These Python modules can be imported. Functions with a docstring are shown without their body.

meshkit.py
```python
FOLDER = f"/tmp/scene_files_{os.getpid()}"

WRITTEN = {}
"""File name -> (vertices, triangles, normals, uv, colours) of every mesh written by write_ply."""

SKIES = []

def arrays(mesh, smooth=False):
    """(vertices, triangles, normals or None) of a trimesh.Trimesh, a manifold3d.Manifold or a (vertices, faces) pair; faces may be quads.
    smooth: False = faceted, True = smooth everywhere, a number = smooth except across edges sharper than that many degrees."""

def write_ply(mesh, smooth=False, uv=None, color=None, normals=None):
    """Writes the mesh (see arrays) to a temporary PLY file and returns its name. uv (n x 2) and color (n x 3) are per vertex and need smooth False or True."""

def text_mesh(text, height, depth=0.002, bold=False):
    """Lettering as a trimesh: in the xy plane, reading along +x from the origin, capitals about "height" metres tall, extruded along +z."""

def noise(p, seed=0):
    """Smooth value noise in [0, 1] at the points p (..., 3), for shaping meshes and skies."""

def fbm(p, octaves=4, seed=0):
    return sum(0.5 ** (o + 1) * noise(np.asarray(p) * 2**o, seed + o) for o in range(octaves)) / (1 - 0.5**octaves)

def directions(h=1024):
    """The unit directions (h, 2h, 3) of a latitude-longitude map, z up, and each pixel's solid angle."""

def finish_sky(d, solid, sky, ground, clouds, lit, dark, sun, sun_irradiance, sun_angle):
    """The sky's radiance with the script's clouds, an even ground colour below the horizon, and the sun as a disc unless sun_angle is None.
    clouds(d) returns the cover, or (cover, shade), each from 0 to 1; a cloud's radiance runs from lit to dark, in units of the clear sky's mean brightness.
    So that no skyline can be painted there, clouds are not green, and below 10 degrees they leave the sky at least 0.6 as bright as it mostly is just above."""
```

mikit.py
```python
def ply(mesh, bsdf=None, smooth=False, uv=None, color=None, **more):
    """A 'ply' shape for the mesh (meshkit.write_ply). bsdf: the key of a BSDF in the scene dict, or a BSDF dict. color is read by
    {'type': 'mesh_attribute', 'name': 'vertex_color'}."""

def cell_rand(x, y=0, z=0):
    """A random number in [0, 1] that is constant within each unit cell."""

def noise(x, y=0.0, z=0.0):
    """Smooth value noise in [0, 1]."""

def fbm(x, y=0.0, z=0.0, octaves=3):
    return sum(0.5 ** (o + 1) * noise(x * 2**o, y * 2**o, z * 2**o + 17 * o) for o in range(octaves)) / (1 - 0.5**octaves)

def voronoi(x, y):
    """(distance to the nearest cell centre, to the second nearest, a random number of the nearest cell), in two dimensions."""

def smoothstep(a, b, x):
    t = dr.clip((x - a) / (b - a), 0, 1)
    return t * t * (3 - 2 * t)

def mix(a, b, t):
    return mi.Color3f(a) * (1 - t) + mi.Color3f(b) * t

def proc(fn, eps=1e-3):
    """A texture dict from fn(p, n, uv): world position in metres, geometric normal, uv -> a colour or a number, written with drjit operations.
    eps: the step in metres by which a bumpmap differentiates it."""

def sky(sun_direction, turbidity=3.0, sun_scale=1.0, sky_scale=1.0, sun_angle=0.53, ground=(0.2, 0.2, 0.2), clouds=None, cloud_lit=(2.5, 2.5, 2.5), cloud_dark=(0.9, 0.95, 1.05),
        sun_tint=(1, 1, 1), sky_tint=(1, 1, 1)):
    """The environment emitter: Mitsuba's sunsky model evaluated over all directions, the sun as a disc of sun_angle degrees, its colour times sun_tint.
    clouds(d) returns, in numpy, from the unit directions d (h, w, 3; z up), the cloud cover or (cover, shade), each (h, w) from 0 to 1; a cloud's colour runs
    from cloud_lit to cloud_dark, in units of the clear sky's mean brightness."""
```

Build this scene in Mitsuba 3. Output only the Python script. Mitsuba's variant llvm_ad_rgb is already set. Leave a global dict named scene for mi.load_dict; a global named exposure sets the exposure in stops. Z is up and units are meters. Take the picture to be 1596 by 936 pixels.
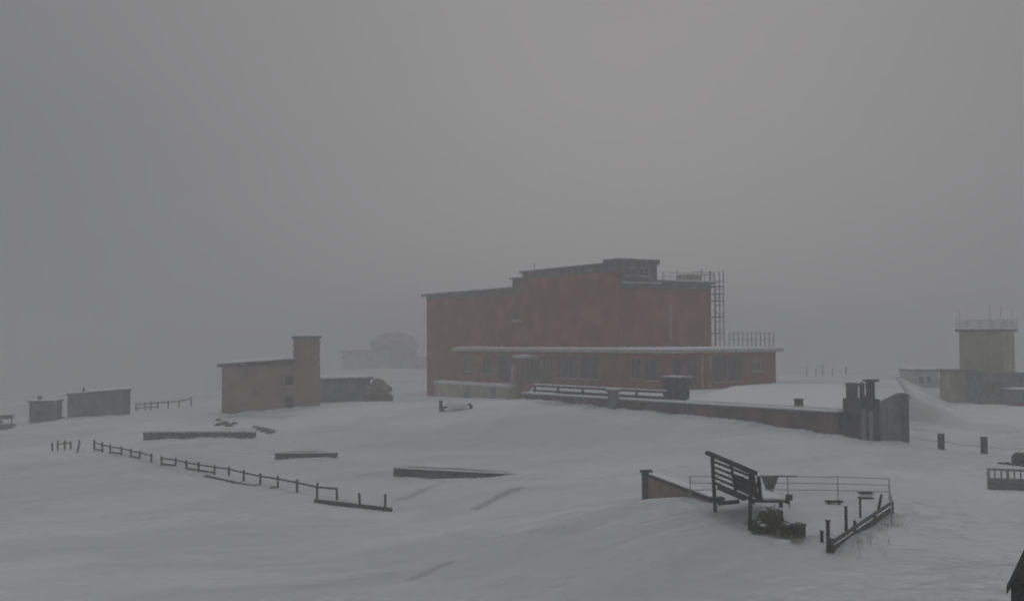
import math, random
import numpy as np
import trimesh
import mitsuba as mi
import drjit as dr
import mikit
import meshkit
from mikit import ply, proc, noise, fbm, smoothstep, mix
from scipy.interpolate import RBFInterpolator

random.seed(7)
RNG = np.random.default_rng(7)
T = mi.ScalarTransform4f

# ------------------------------------------------------------------ camera, sky, exposure
EYE = np.array([0.0, 0.0, 9.0])
FOV, F = 50.0, 798.0 / math.tan(math.radians(25.0))       # F: focal length in photograph pixels
PITCH, ROLL = math.atan(62.0 / F), math.radians(0.3)
FWD = np.array([0, math.cos(PITCH), math.sin(PITCH)])
_r, _u = np.array([1.0, 0, 0]), np.array([0, -math.sin(PITCH), math.cos(PITCH)])
RIGHT = math.cos(ROLL) * _r - math.sin(ROLL) * _u
UP = math.cos(ROLL) * _u + math.sin(ROLL) * _r
exposure = -0.01
SIGMA = 0.0049

scene, labels = {}, {}
scene['haze_air'] = {'type': 'homogeneous', 'albedo': {'type': 'rgb', 'value': [0.99, 0.99, 0.99]},
                     'sigma_t': {'type': 'rgb', 'value': [SIGMA, SIGMA, SIGMA]},
                     'phase': {'type': 'hg', 'g': 0.4}}
scene['camera'] = {'type': 'thinlens', 'fov': FOV, 'fov_axis': 'x', 'near_clip': 0.1, 'far_clip': 6000.0,
                   'aperture_radius': 0.0022, 'focus_distance': 3.0,
                   'to_world': T().look_at(origin=EYE.tolist(), target=(EYE + FWD).tolist(), up=UP.tolist()),
                   'medium': {'type': 'ref', 'id': 'haze_air'}}

SUN = np.array([0.16, 0.55, 1.0]); SUN /= np.linalg.norm(SUN)


GLOW = np.array([0.13, 1.0, 0.16]); GLOW /= np.linalg.norm(GLOW)     # where the cloud is thinnest


def cloud_cover(d):
    """One closed layer of cloud, thinner round the hidden sun; shade 0 = brightest."""
    c = np.clip(d @ GLOW, -1, 1)
    a = np.arccos(c)
    glow = np.exp(-(a / 0.42) ** 2)
    n = meshkit.fbm(d.reshape(-1, 3) * np.array([1.2, 1.2, 3.0])).reshape(d.shape[:2]) if hasattr(meshkit, 'fbm') else 0
    shade = 0.90 - 0.74 * glow - 0.30 * np.clip(d[..., 2], 0, 1) + 0.32 * (n - 0.5)
    return np.ones(d.shape[:2]), np.clip(shade, 0, 1)


scene['sky'] = mikit.sky(SUN.tolist(), turbidity=3, sun_scale=0.1, sun_angle=45, sun_tint=(0.8, 0.9, 1.15), clouds=cloud_cover,
                         cloud_lit=(2.76, 2.685, 2.68), cloud_dark=(1.44, 1.487, 1.575), ground=(0.5, 0.5, 0.5))


# ------------------------------------------------------------------ pixels of the photograph -> rays
def ray(px, py):
    d = FWD + (px - 798) / F * RIGHT - (py - 468) / F * UP
    return d / d[1]


def P(px, py, depth):
    return EYE + ray(px, py) * depth


# ground: what the photograph shows of it (pixel, distance), joined smoothly
GROUND = [(0, 936, 36), (400, 936, 36), (800, 936, 33), (1200, 936, 29), (1590, 936, 28), (300, 860, 46), (800, 830, 47),
          (610, 795, 58), (526, 779, 61), (334, 738, 75), (147, 702, 90), (20, 720, 84), (680, 748, 68), (475, 719, 76), (310, 688, 88),
          (347, 648, 105), (498, 629, 117), (150, 646, 130), (70, 657, 122), (0, 668, 118), (250, 639, 140),
          (820, 700, 80), (1000, 720, 66), (820, 624, 100), (1000, 640, 88), (1150, 659, 79), (1310, 684, 71.5), (1410, 692, 72),
          (600, 626, 110), (700, 627, 108), (540, 627, 113), (400, 660, 99),
          (1114, 800, 38.5), (1172, 826, 35), (1385, 816, 38), (1290, 862, 32.5), (1075, 775, 44), (1385, 776, 45), (1010, 776, 44),
          (1466, 699, 74), (1534, 706, 72), (1560, 762, 56), (1596, 760, 56), (1450, 655, 95), (1440, 608, 142), (1478, 609, 142), (1490, 624, 128), (1590, 628, 122), (1540, 660, 95)]
ctrl = [P(*g) for g in GROUND]
for x, y, z in [(-20, 10, 1.0), (20, 10, 2.3), (0, 8, 1.8), (8.5, 20, 2.4), (-15, 140, 1.6), (0, 150, 1.6), (25, 160, 2.0), (10, 120, 2.2), (30, 110, 2.2), (-90, 60, -0.6),
                (80, 60, 1.0), (-90, 170, 0.0), (100, 170, 1.0), (0, 230, 0.5), (-100, 260, 0.0), (100, 260, 1.0), (-42, 128, 0.8), (-25, 250, 1.0)]:
    ctrl.append(np.array([x, y, z], float))
ctrl = np.array(ctrl)
_rbf = RBFInterpolator(ctrl[:, :2], ctrl[:, 2], kernel='thin_plate_spline', smoothing=1.5)


def ground(xy):
    xy = np.atleast_2d(np.asarray(xy, float))
    q = np.clip(xy, [-110, 4], [110, 300])
    z = _rbf(q)
    far = np.linalg.norm(xy - q, axis=1)
    w = np.exp(-far / 90.0)
    z = z * w + (-0.3) * (1 - w)
    near = np.exp(-np.maximum(0, np.linalg.norm(xy - [0, 80], axis=1) - 90) / 60.0)      # wind drifts
    p = np.column_stack([xy, np.zeros(len(xy))])
    # the plateau breaks off into the fog behind the buildings, farther back along the observatory's spur
    az = np.degrees(np.arctan2(xy[:, 0], xy[:, 1]))
    rim = 158.0 + 225.0 * np.exp(-((az + 6.0) / 5.0) ** 2) + 8.0 * meshkit.fbm(np.column_stack([az * 0.25, az * 0, az * 0]))
    r = np.maximum(0, np.hypot(xy[:, 0], xy[:, 1]) - rim)
    z = z - np.minimum(60.0, 0.42 * r * r / (r + 14.0))
    return z + near * (0.34 * (meshkit.fbm(p * [0.10, 0.16, 1] + 3.0) - 0.5) + 0.07 * (meshkit.fbm(p * [0.55, 0.9, 1] + 11.0) - 0.5))


def g1(x, y):
    return float(ground([[x, y]])[0])


def hit(px, py, dmin=15, dmax=260):
    """Where the ray of a pixel meets the snow."""
    ds = np.linspace(dmin, dmax, 500)
    pts = EYE + ray(px, py) * ds[:, None]
    below = pts[:, 2] < ground(pts[:, :2])
    i = int(np.argmax(below)) if below.any() else len(ds) - 1
    return pts[i]


# ------------------------------------------------------------------ materials
def rgb(c):
    return {'type': 'rgb', 'value': list(c)}


def mat(key, tex, rough=0.9, spec=0.2, metallic=0.0, bump=None, bump_scale=0.01):
    b = {'type': 'principled', 'base_color': tex if isinstance(tex, dict) else rgb(tex), 'roughness': rough, 'specular': spec, 'metallic': metallic}
    if bump is not None:
        b = {'type': 'bumpmap', 'arbitrary': proc(bump, eps=0.02), 'scale': bump_scale, 'nested_bsdf': b}
    scene[key] = {'type': 'twosided', 'bsdf': b}


# tracks and thin places in the snow: (x0, y0, x1, y1, half width, how much earth shows)
STREAKS = []


def streak(a, b, w, s):
    p, q = hit(*a), hit(*b)
    STREAKS.append((p[0], p[1], q[0], q[1], w, s))


streak((744, 795), (806, 762), 0.35, 0.55)
streak((622, 779), (690, 752), 0.30, 0.40)
streak((500, 775), (545, 783), 0.5, 0.25)
streak((560, 742), (600, 736), 0.3, 0.22)
streak((640, 905), (700, 880), 0.22, 0.30)
streak((770, 918), (820, 904), 0.2, 0.26)
streak((1075, 775), (1160, 828), 0.45, 0.30)
streak((1165, 826), (1240, 850), 0.5, 0.5)
streak((1240, 850), (1292, 838), 0.35, 0.5)
streak((1300, 868), (1392, 812), 0.55, 0.35)
streak((1412, 668), (1486, 622), 1.6, 0.30)
streak((1425, 690), (1500, 640), 1.4, 0.12)
streak((340, 650), (440, 650), 1.0, 0.30)
streak((350, 668), (420, 672), 0.8, 0.35)
streak((150, 704), (600, 797), 0.4, 0.16)
streak((700, 830), (900, 830), 0.5, 0.08)
streak((840, 628), (1010, 645), 0.6, 0.45)
streak((1470, 702), (1596, 712), 0.5, 0.22)
streak((1500, 890), (1596, 880), 1.2, 0.10)


def snow_ground(p, n, uv):
    x, y = p.x, p.y
    a, b = 0.94 * x + 0.34 * y, 0.94 * y - 0.34 * x
    warp = 3.0 * fbm(x * 0.11, y * 0.11, 5.0, octaves=2)
    wind = fbm(a * 0.13 + warp * 0.3, b * 0.34 + warp, 0.0, octaves=4)
    fine = fbm(x * 2.3, y * 2.9, 3.0, octaves=3)
    big = fbm(x * 0.035, y * 0.05, 9.0, octaves=3)
    bare = smoothstep(0.56, 0.80, 0.62 * wind + 0.38 * fine) * 0.30
    for x0, y0, x1, y1, w, s in STREAKS:
        dx, dy = x1 - x0, y1 - y0
        t = dr.clip(((x - x0) * dx + (y - y0) * dy) / (dx * dx + dy * dy), 0, 1)
        d = dr.sqrt(dr.square(x - x0 - t * dx) + dr.square(y - y0 - t * dy)) + (fine - 0.5) * 1.1 * w + (wind - 0.5) * 1.6 * w
        bare = dr.maximum(bare, s * (1 - smoothstep(0.25 * w, 1.25 * w, d)) * (0.55 + 0.9 * fine))
    c = mix((0.65, 0.685, 0.71), (0.80, 0.83, 0.85), dr.clip(0.5 + 1.6 * (big - 0.5) + 1.6 * (wind - 0.5) + 0.5 * (fine - 0.5), 0, 1))
    return mix(c, (0.26, 0.26, 0.245), dr.clip(bare, 0, 0.9))


def snow_bump(p, n, uv):
    a, b = 0.94 * p.x + 0.34 * p.y, 0.94 * p.y - 0.34 * p.x
    warp = 3.0 * fbm(p.x * 0.11, p.y * 0.11, 5.0, octaves=2)
    rough = smoothstep(0.35, 0.7, fbm(p.x * 0.07, p.y * 0.09, 8.0, octaves=2))
    return fbm(a * 0.4 + warp * 0.3, b * 1.1 + warp, 0.0, octaves=3) * (0.08 + 0.18 * rough) + fbm(p.x * 3, p.y * 4, 4.0, octaves=3) * (0.025 + 0.07 * rough)


mat('snow_ground_mat', proc(snow_ground), 0.95, 0.1, bump=snow_bump, bump_scale=1.0)
mat('snow_mat', (0.80, 0.82, 0.84), 0.95, 0.1)


def blotch(a, b, s=0.5, zs=None, lo=0.3, hi=0.7, streaks=0.0):
    zs = s if zs is None else zs

    def fn(p, n, uv):
        t = fbm((p.x + p.y) * s, (p.y - p.x) * s, p.z * zs, octaves=4)
        if streaks:
            t = t * (1 - streaks) + streaks * fbm((p.x + p.y) * 2.2, (p.y - p.x) * 2.2, p.z * 0.12, octaves=3)
        return mix(a, b, smoothstep(lo, hi, t))
    return proc(fn)


mat('red_plaster', blotch((0.215, 0.046, 0.026), (0.33, 0.105, 0.072), 0.36, 0.42, 0.36, 0.78, streaks=0.12), 0.9)
mat('red_plaster_low', blotch((0.20, 0.050, 0.032), (0.28, 0.09, 0.062), 0.6, 0.6, streaks=0.2), 0.9)
mat('faded_plaster', blotch((0.33, 0.16, 0.13), (0.42, 0.24, 0.20), 1.5), 0.9)
mat('dark_fascia', blotch((0.065, 0.068, 0.058), (0.11, 0.112, 0.10), 1.0), 0.8)
mat('pale_concrete', blotch((0.36, 0.35, 0.32), (0.50, 0.48, 0.45), 0.8, streaks=0.3), 0.9)
mat('grey_concrete', blotch((0.16, 0.165, 0.16), (0.27, 0.27, 0.26), 0.7, streaks=0.2), 0.9)
mat('dark_concrete', blotch((0.085, 0.088, 0.088), (0.16, 0.16, 0.16), 0.9, streaks=0.2), 0.9)
mat('stained_wall', blotch((0.10, 0.085, 0.08), (0.22, 0.15, 0.135), 0.5, streaks=0.2), 0.9)
mat('plinth_plaster', blotch((0.32, 0.31, 0.25), (0.46, 0.44, 0.36), 0.8, streaks=0.2), 0.9)
mat('beige_plaster', blotch((0.27, 0.225, 0.18), (0.36, 0.30, 0.245), 0.5, streaks=0.2), 0.9)
mat('yellow_plaster', blotch((0.30, 0.28, 0.19), (0.40, 0.375, 0.26), 0.5, streaks=0.2), 0.9)
mat('grey_plaster', blotch((0.22, 0.23, 0.23), (0.32, 0.33, 0.33), 0.5, streaks=0.2), 0.9)
mat('dull_sheet', blotch((0.13, 0.14, 0.145), (0.20, 0.21, 0.215), 0.8, streaks=0.2), 0.75)
mat('dark_timber', blotch((0.035, 0.036, 0.036), (0.075, 0.074, 0.07), 2.5, 2.5), 0.85)
mat('grey_timber', blotch((0.07, 0.07, 0.066), (0.14, 0.135, 0.125), 2.5, 2.5), 0.85)
mat('brown_timber', blotch((0.10, 0.075, 0.055), (0.17, 0.125, 0.09), 1.2, streaks=0.6), 0.85)
mat('brick_side', blotch((0.20, 0.14, 0.115), (0.28, 0.21, 0.18), 2.0, streaks=0.2), 0.9)
mat('steel', (0.17, 0.18, 0.18), 0.5, 0.5, 0.3)
mat('pale_steel', (0.34, 0.35, 0.36), 0.5, 0.5, 0.2)
mat('dark_steel', (0.05, 0.052, 0.052), 0.55, 0.5, 0.2)
mat('window_glass', (0.025, 0.027, 0.026), 0.35, 0.3)
mat('window_frame', (0.42, 0.40, 0.37), 0.7)
mat('dark_frame', (0.06, 0.056, 0.05), 0.7)
mat('white_plaster', blotch((0.42, 0.42, 0.43), (0.52, 0.52, 0.53), 0.5), 0.9)
mat('soot_concrete', blotch((0.045, 0.046, 0.045), (0.085, 0.085, 0.08), 0.9), 0.9)
mat('pale_dome', blotch((0.34, 0.34, 0.36), (0.40, 0.40, 0.42), 0.4), 0.6)
mat('teal_paint', blotch((0.07, 0.15, 0.13), (0.11, 0.20, 0.18), 1.0), 0.7)
mat('stone', blotch((0.10, 0.098, 0.09), (0.24, 0.23, 0.21), 1.8), 0.9)
mat('brown_stone', blotch((0.16, 0.135, 0.115), (0.30, 0.26, 0.23), 1.8), 0.9)
mat('tarpaulin', blotch((0.10, 0.105, 0.11), (0.15, 0.155, 0.16), 2.0), 0.7)
scene['dry_grass'] = {'type': 'twosided', 'bsdf': {'type': 'diffuse', 'reflectance': rgb((0.33, 0.31, 0.22))}}
scene['shrub_leaf'] = {'type': 'twosided', 'bsdf': {'type': 'diffuse', 'reflectance': rgb((0.11, 0.125, 0.065))}}


# ------------------------------------------------------------------ mesh helpers
def key_of(name, parent=None):
    base = (parent + '__' if parent else '') + name
    key, n = base, 0
    taken = lambda k: any(s == k or s.startswith(k + '__') for s in scene) or k in labels
    while taken(key):
        n += 1
        key = f'{base}_{n:03d}'
    return key


def put(name, mesh, bsdf, parent=None, smooth=False, label=None):
    k = key_of(name, parent)
    scene[k] = ply(mesh, bsdf, smooth=smooth)
    if label:
        labels[k] = {'label': label}
    return k


def thing(name, label, cat, group=None):
    k = key_of(name)
    labels[k] = {'label': label, 'category': cat}
    if group:
        labels[k]['group'] = group
    return k


def single(name, mesh, bsdf, label, cat, group=None, smooth=False):
    k = put(name, mesh, bsdf, smooth=smooth)
    labels[k] = {'label': label, 'category': cat}
    if group:
        labels[k]['group'] = group
    return k


def cbox(sx, sy, sz, c=0.02):
    """A box with chamfered edges, centred."""
    c = min(c, 0.3 * min(sx, sy, sz))
    h = np.array([sx, sy, sz]) / 2
    pts = []
    for s in np.array(np.meshgrid([-1, 1], [-1, 1], [-1, 1])).T.reshape(-1, 3):
        for k in range(3):
            q = h - c
            q[k] = h[k]
            pts.append(s * q)
    return trimesh.convex.convex_hull(np.array(pts))


def placed(m, R, t):
    M = np.eye(4)
    M[:3, :3], M[:3, 3] = R, t
    m = m.copy()
    m.apply_transform(M)
    return m


def beam(p, q, w, h, up=(0, 0, 1), c=0.012):
    """A squared timber from p to q, w wide and h high."""
    p, q = np.asarray(p, float), np.asarray(q, float)
    d = q - p
    L = np.linalg.norm(d)
    d = d / L
    s = np.cross(d, up)
    if np.linalg.norm(s) < 1e-6:
        s = np.array([1.0, 0, 0])
    s /= np.linalg.norm(s)
    u = np.cross(s, d)
    return placed(cbox(L, w, h, c), np.column_stack([d, -s, u]), (p + q) / 2)


def post(base, top, w, c=0.015):
    base, top = np.asarray(base, float), np.asarray(top, float)
    return beam(base, top, w, w, up=(0, 1, 0), c=c)


def pipe(p, q, r, n=10):
    return trimesh.creation.cylinder(radius=r, segment=[np.asarray(p, float), np.asarray(q, float)], sections=n)


def join(ms):
    return trimesh.util.concatenate(ms)


def up(p, h):
    return np.array([p[0], p[1], p[2] + h])


class Frame:
    """A plan frame: a along e, b along n (unit vectors in plan), heights relative to the ground datum."""
    def __init__(self, o, e, n):
        self.o, self.e, self.n = np.array(o, float), np.array(e, float) / np.linalg.norm(e), np.array(n, float) / np.linalg.norm(n)

    def pt(self, a, b, z):
        q = self.o + a * self.e + b * self.n
        return np.array([q[0], q[1], z])

    def box(self, a0, a1, b0, b1, z0, z1, c=0.02):
        m = cbox(a1 - a0, b1 - b0, z1 - z0, c) if c else trimesh.creation.box([a1 - a0, b1 - b0, z1 - z0])
        R = np.column_stack([[*self.e, 0], [*self.n, 0], [0, 0, 1.0]])
        m = placed(m, R, self.pt((a0 + a1) / 2, (b0 + b1) / 2, (z0 + z1) / 2))
        if m.volume < 0:
            m.invert()
        return m

    def a_at(self, px, b):
        """Where the plane b meets the column of a pixel."""
        r = (px - 798) / F
        o = self.o + b * self.n
        return (r * o[1] - o[0]) / (self.e[0] - r * self.e[1])

    def b_at(self, px, a):
        r = (px - 798) / F
        o = self.o + a * self.e
        return (r * o[1] - o[0]) / (self.n[0] - r * self.n[1])


def z_at(xy, py, px):
    return EYE[2] + ray(px, py)[2] * xy[1]


def snow_slab(fr, a0, a1, b0, b1, z, t=0.14, seed=0):
    """A snow layer with a rounded, uneven top on a flat roof."""
    na, nb = max(2, int((a1 - a0) / 0.8)), max(2, int((b1 - b0) / 0.8))
    aa, bb = np.linspace(a0, a1, na + 1), np.linspace(b0, b1, nb + 1)
    A, B = np.meshgrid(aa, bb, indexing='ij')
    n = meshkit.fbm(np.column_stack([A.ravel() * 0.5 + seed, B.ravel() * 0.5, np.zeros(A.size)])).reshape(A.shape)
    edge = np.minimum(np.minimum(A - a0, a1 - A), np.minimum(B - b0, b1 - B))
    H = z + t * (0.55 + 0.45 * np.clip(edge / 0.5, 0, 1)) + 0.4 * t * n
    top = np.array([fr.pt(a, b, h) for a, b, h in zip(A.ravel(), B.ravel(), H.ravel())])
    bot = np.array([fr.pt(a, b, z + 0.003) for a, b in zip(A.ravel(), B.ravel())])
    idx = np.arange(A.size).reshape(A.shape)
    q = np.stack([idx[:-1, :-1], idx[1:, :-1], idx[1:, 1:], idx[:-1, 1:]], -1).reshape(-1, 4)
    f = np.vstack([q[:, [0, 1, 2]], q[:, [0, 2, 3]]])
    N = A.size
    rim = np.concatenate([idx[:, 0], idx[-1, 1:], idx[-2::-1, -1], idx[0, -2:0:-1]])
    r2 = np.roll(rim, -1)
    side = np.vstack([np.column_stack([rim, rim + N, r2]), np.column_stack([r2, rim + N, r2 + N])])
    m = trimesh.Trimesh(np.vstack([top, bot]), np.vstack([f, f[:, ::-1] + N, side]), process=False)
    m.fix_normals()
    return m


def rock(center, r, seed, squash=0.7):
    m = trimesh.creation.icosphere(subdivisions=2, radius=1.0)
    v = np.array(m.vertices)
    n = meshkit.fbm(v * 1.3 + seed * 3.7)
    v = v * (0.75 + 0.55 * np.asarray(n).reshape(-1, 1)) * r
    v[:, 2] *= squash
    m.vertices = v + np.asarray(center)
    return m


def cut(m, holes):
    return trimesh.boolean.difference([m] + holes, engine='manifold') if holes else m


# ------------------------------------------------------------------ the ground
def axis(lo, hi, step, far_lo, far_hi):
    a = list(np.arange(lo, hi + 1e-6, step))
    s, x = step, hi
    while x < far_hi:
        s *= 1.22
        x += s
        a.append(min(x, far_hi))
    s, x = step, lo
    while x > far_lo:
        s *= 1.22
        x -= s
        a.insert(0, max(x, far_lo))
    return np.array(a)


PLAT = EYE[2] - 5.0
plat_poly = np.array([[1.3, 100.6], [21.7, 72.5], [34.7, 97.0], [52.0, 150.0], [20.0, 165.0], [3.2, 138.4]])
import shapely
from shapely.geometry import Polygon
plat = trimesh.creation.extrude_polygon(Polygon(plat_poly), 3.0)
plat.apply_translation([0, 0, PLAT - 3.0])
put('terrace', plat, 'snow_ground_mat')
labels['terrace'] = {'label': 'raised snow covered terrace before the red hotel', 'kind': 'structure'}
BANKS = []      # snow banked against walls: (x0, y0, x1, y1, height, width)


def bank_along(p, q, h, w=1.0):
    BANKS.append((p[0], p[1], q[0], q[1], h, w))


# ------------------------------------------------------------------ the red hotel
E0 = EYE[2]
HF = Frame((11.5, 120.0), (-0.54, 0.842), (0.842, 0.54))
hotel = thing('hotel', 'large red plastered hotel with stepped flat roofs and a low front wing', 'hotel')
UL, VL = HF.a_at(665, 0), HF.b_at(1108, 0)
ZE, ZB = E0 + 6.6, E0 - 9.0


def faced_window(fr, parent, plane, side, c0, c1, z0, z1, kind='dark', bars=1, depth=0.22, sill=True):
    """(hole, function that adds the window). plane: 'a' or 'b' fixed at side; c0..c1 along the other axis. Outside is towards smaller values."""
    if plane == 'b':
        hole = fr.box(c0, c1, side - 0.5, side + depth, z0, z1, 0)
        box = lambda p0, p1, d0, d1, y0, y1: fr.box(p0, p1, side + d0, side + d1, y0, y1, 0)
    else:
        hole = fr.box(side - 0.5, side + depth, c0, c1, z0, z1, 0)
        box = lambda p0, p1, d0, d1, y0, y1: fr.box(side + d0, side + d1, p0, p1, y0, y1, 0)

    def add():
        fw = 0.09
        fm, pm = {'dark': ('dark_frame', 'window_glass'), 'pale': ('window_frame', 'window_glass'), 'door': ('dark_frame', 'brown_timber')}[kind]
        w = put('window' if kind != 'door' else 'door', box(c0 + 0.003, c1 - 0.003, depth - 0.06, depth - 0.003, z0 + 0.003, z1 - 0.003), pm, parent)
        d0, d1 = depth - 0.13, depth - 0.063
        fs = [box(c0 + .003, c0 + fw, d0, d1, z0 + .003, z1 - .003), box(c1 - fw, c1 - .003, d0, d1, z0 + .003, z1 - .003),
              box(c0 + fw, c1 - fw, d0, d1, z0 + .003, z0 + fw), box(c0 + fw, c1 - fw, d0, d1, z1 - fw, z1 - .003)]
        for i in range(bars):
            m = c0 + (c1 - c0) * (i + 1) / (bars + 1)
            fs.append(box(m - 0.035, m + 0.035, d0, d1, z0 + fw, z1 - fw))
        put('frame', join(fs), fm, w)
        if sill and kind != 'door':
            put('sill', box(c0 - 0.1, c1 + 0.1, -0.1, depth - 0.14, z0 - 0.09, z0 - 0.003), 'pale_concrete', w)
    return hole, add


# main block: closed shutters hardly show; a vent window and a patch of new plaster do
adds, holes = [], []
a_vent = HF.a_at(805, 0)
h, f = faced_window(HF, hotel, 'b', 0, a_vent - 0.7, a_vent + 0.7, E0 + 2.6, E0 + 3.5, 'dark')
holes.append(h); adds.append(f)
main = cut(HF.box(0, UL, 0, VL, ZB, ZE - 0.25, 0), holes)
put('main_block', main, 'red_plaster', hotel)
put('patch', HF.box(a_vent - 1.25, a_vent + 1.25, -0.012, 0.05, E0 + 2.2, E0 + 2.495, 0), 'faded_plaster', hotel)
for f in adds: f()
# light plaster strip on the short side
b0 = HF.b_at(1044, 0)
put('downpipe', HF.box(-0.12, -0.01, b0 - 0.26, b0 + 0.26, E0 - 0.7, E0 + 4.1), 'faded_plaster', hotel)
# upper storey flush with the long side; frieze, slab and snow where the roof is lower
U1, U2, V1 = HF.a_at(815, 0), HF.a_at(799, 0), HF.b_at(1021, 0)
ZU = E0 + 8.5
put('frieze', HF.box(U2 + 0.003, UL + 0.06, -0.06, VL + 0.06, ZE - 0.80, ZE - 0.253), 'dark_fascia', hotel)
put('frieze', HF.box(-0.06, U2, 0.35, VL + 0.06, ZE - 0.95, ZE - 0.253), 'dark_fascia', hotel)
put('roof_slab', HF.box(U2 + 0.003, UL + 0.75, -0.5, VL + 0.4, ZE - 0.25, ZE), 'dark_fascia', hotel)
put('roof_slab', HF.box(-0.5, U2, 0.45, VL + 0.4, ZE - 0.25, ZE), 'dark_fascia', hotel)
put('snow_layer', snow_slab(HF, U2 + 0.05, UL + 0.7, -0.45, VL + 0.35, ZE, 0.16, 3), 'snow_mat', hotel, smooth=30)
put('snow_layer', snow_slab(HF, -0.45, U2, V1 + 0.1, VL + 0.35, ZE, 0.16, 5), 'snow_mat', hotel, smooth=30)
put('upper_block', HF.box(0, U1, 0, V1, ZE - 0.248, ZU - 0.2, 0), 'red_plaster', hotel)
put('frieze', HF.box(0.003, U1 + 0.05, -0.06, -0.003, ZU - 1.0, ZU - 0.203), 'dark_fascia', hotel)
adds, holes = [], []
for c0, c1 in ((0.9, 2.4), (2.8, 4.3)):
    h, f = faced_window(HF, hotel, 'a', -0.4, c0, c1, ZE + 0.45, ZE + 1.4, 'pale', depth=0.2)
    holes.append(h); adds.append(f)
put('cladding', cut(HF.box(-0.4, -0.003, 0.25, V1, ZE + 0.003, ZU - 0.203, 0), holes), 'dark_fascia', hotel)
for f in adds: f()
put('roof_slab', HF.box(-0.45, U1 + 0.4, -0.30, V1 + 0.3, ZU - 0.2, ZU), 'dark_fascia', hotel)
put('roof_slab', HF.box(-0.7, 2.2, -0.25, V1 + 0.2, ZU + 0.003, ZU + 0.35), 'dark_fascia', hotel)
put('snow_layer', snow_slab(HF, 2.3, U1 + 0.3, -0.26, V1 + 0.25, ZU, 0.08, 8), 'snow_mat', hotel, smooth=30)
put('snow_layer', snow_slab(HF, -0.66, 2.16, -0.22, V1 + 0.16, ZU + 0.353, 0.08, 9), 'snow_mat', hotel, smooth=30)
put('stair_block', HF.box(U1 + 0.003, U2, -0.03, 3.4, ZE - 0.9, ZE + 1.05), 'dark_fascia', hotel)
put('roof_slab', HF.box(U1 + 0.41, U2 + 0.35, -0.3, 3.7, ZE + 1.053, ZE + 1.22), 'dark_fascia', hotel)
put('balcony', HF.box(-1.0, -0.503, 0.2, V1 + 0.2, ZE - 0.45, ZE - 0.253), 'pale_concrete', hotel)
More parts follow.
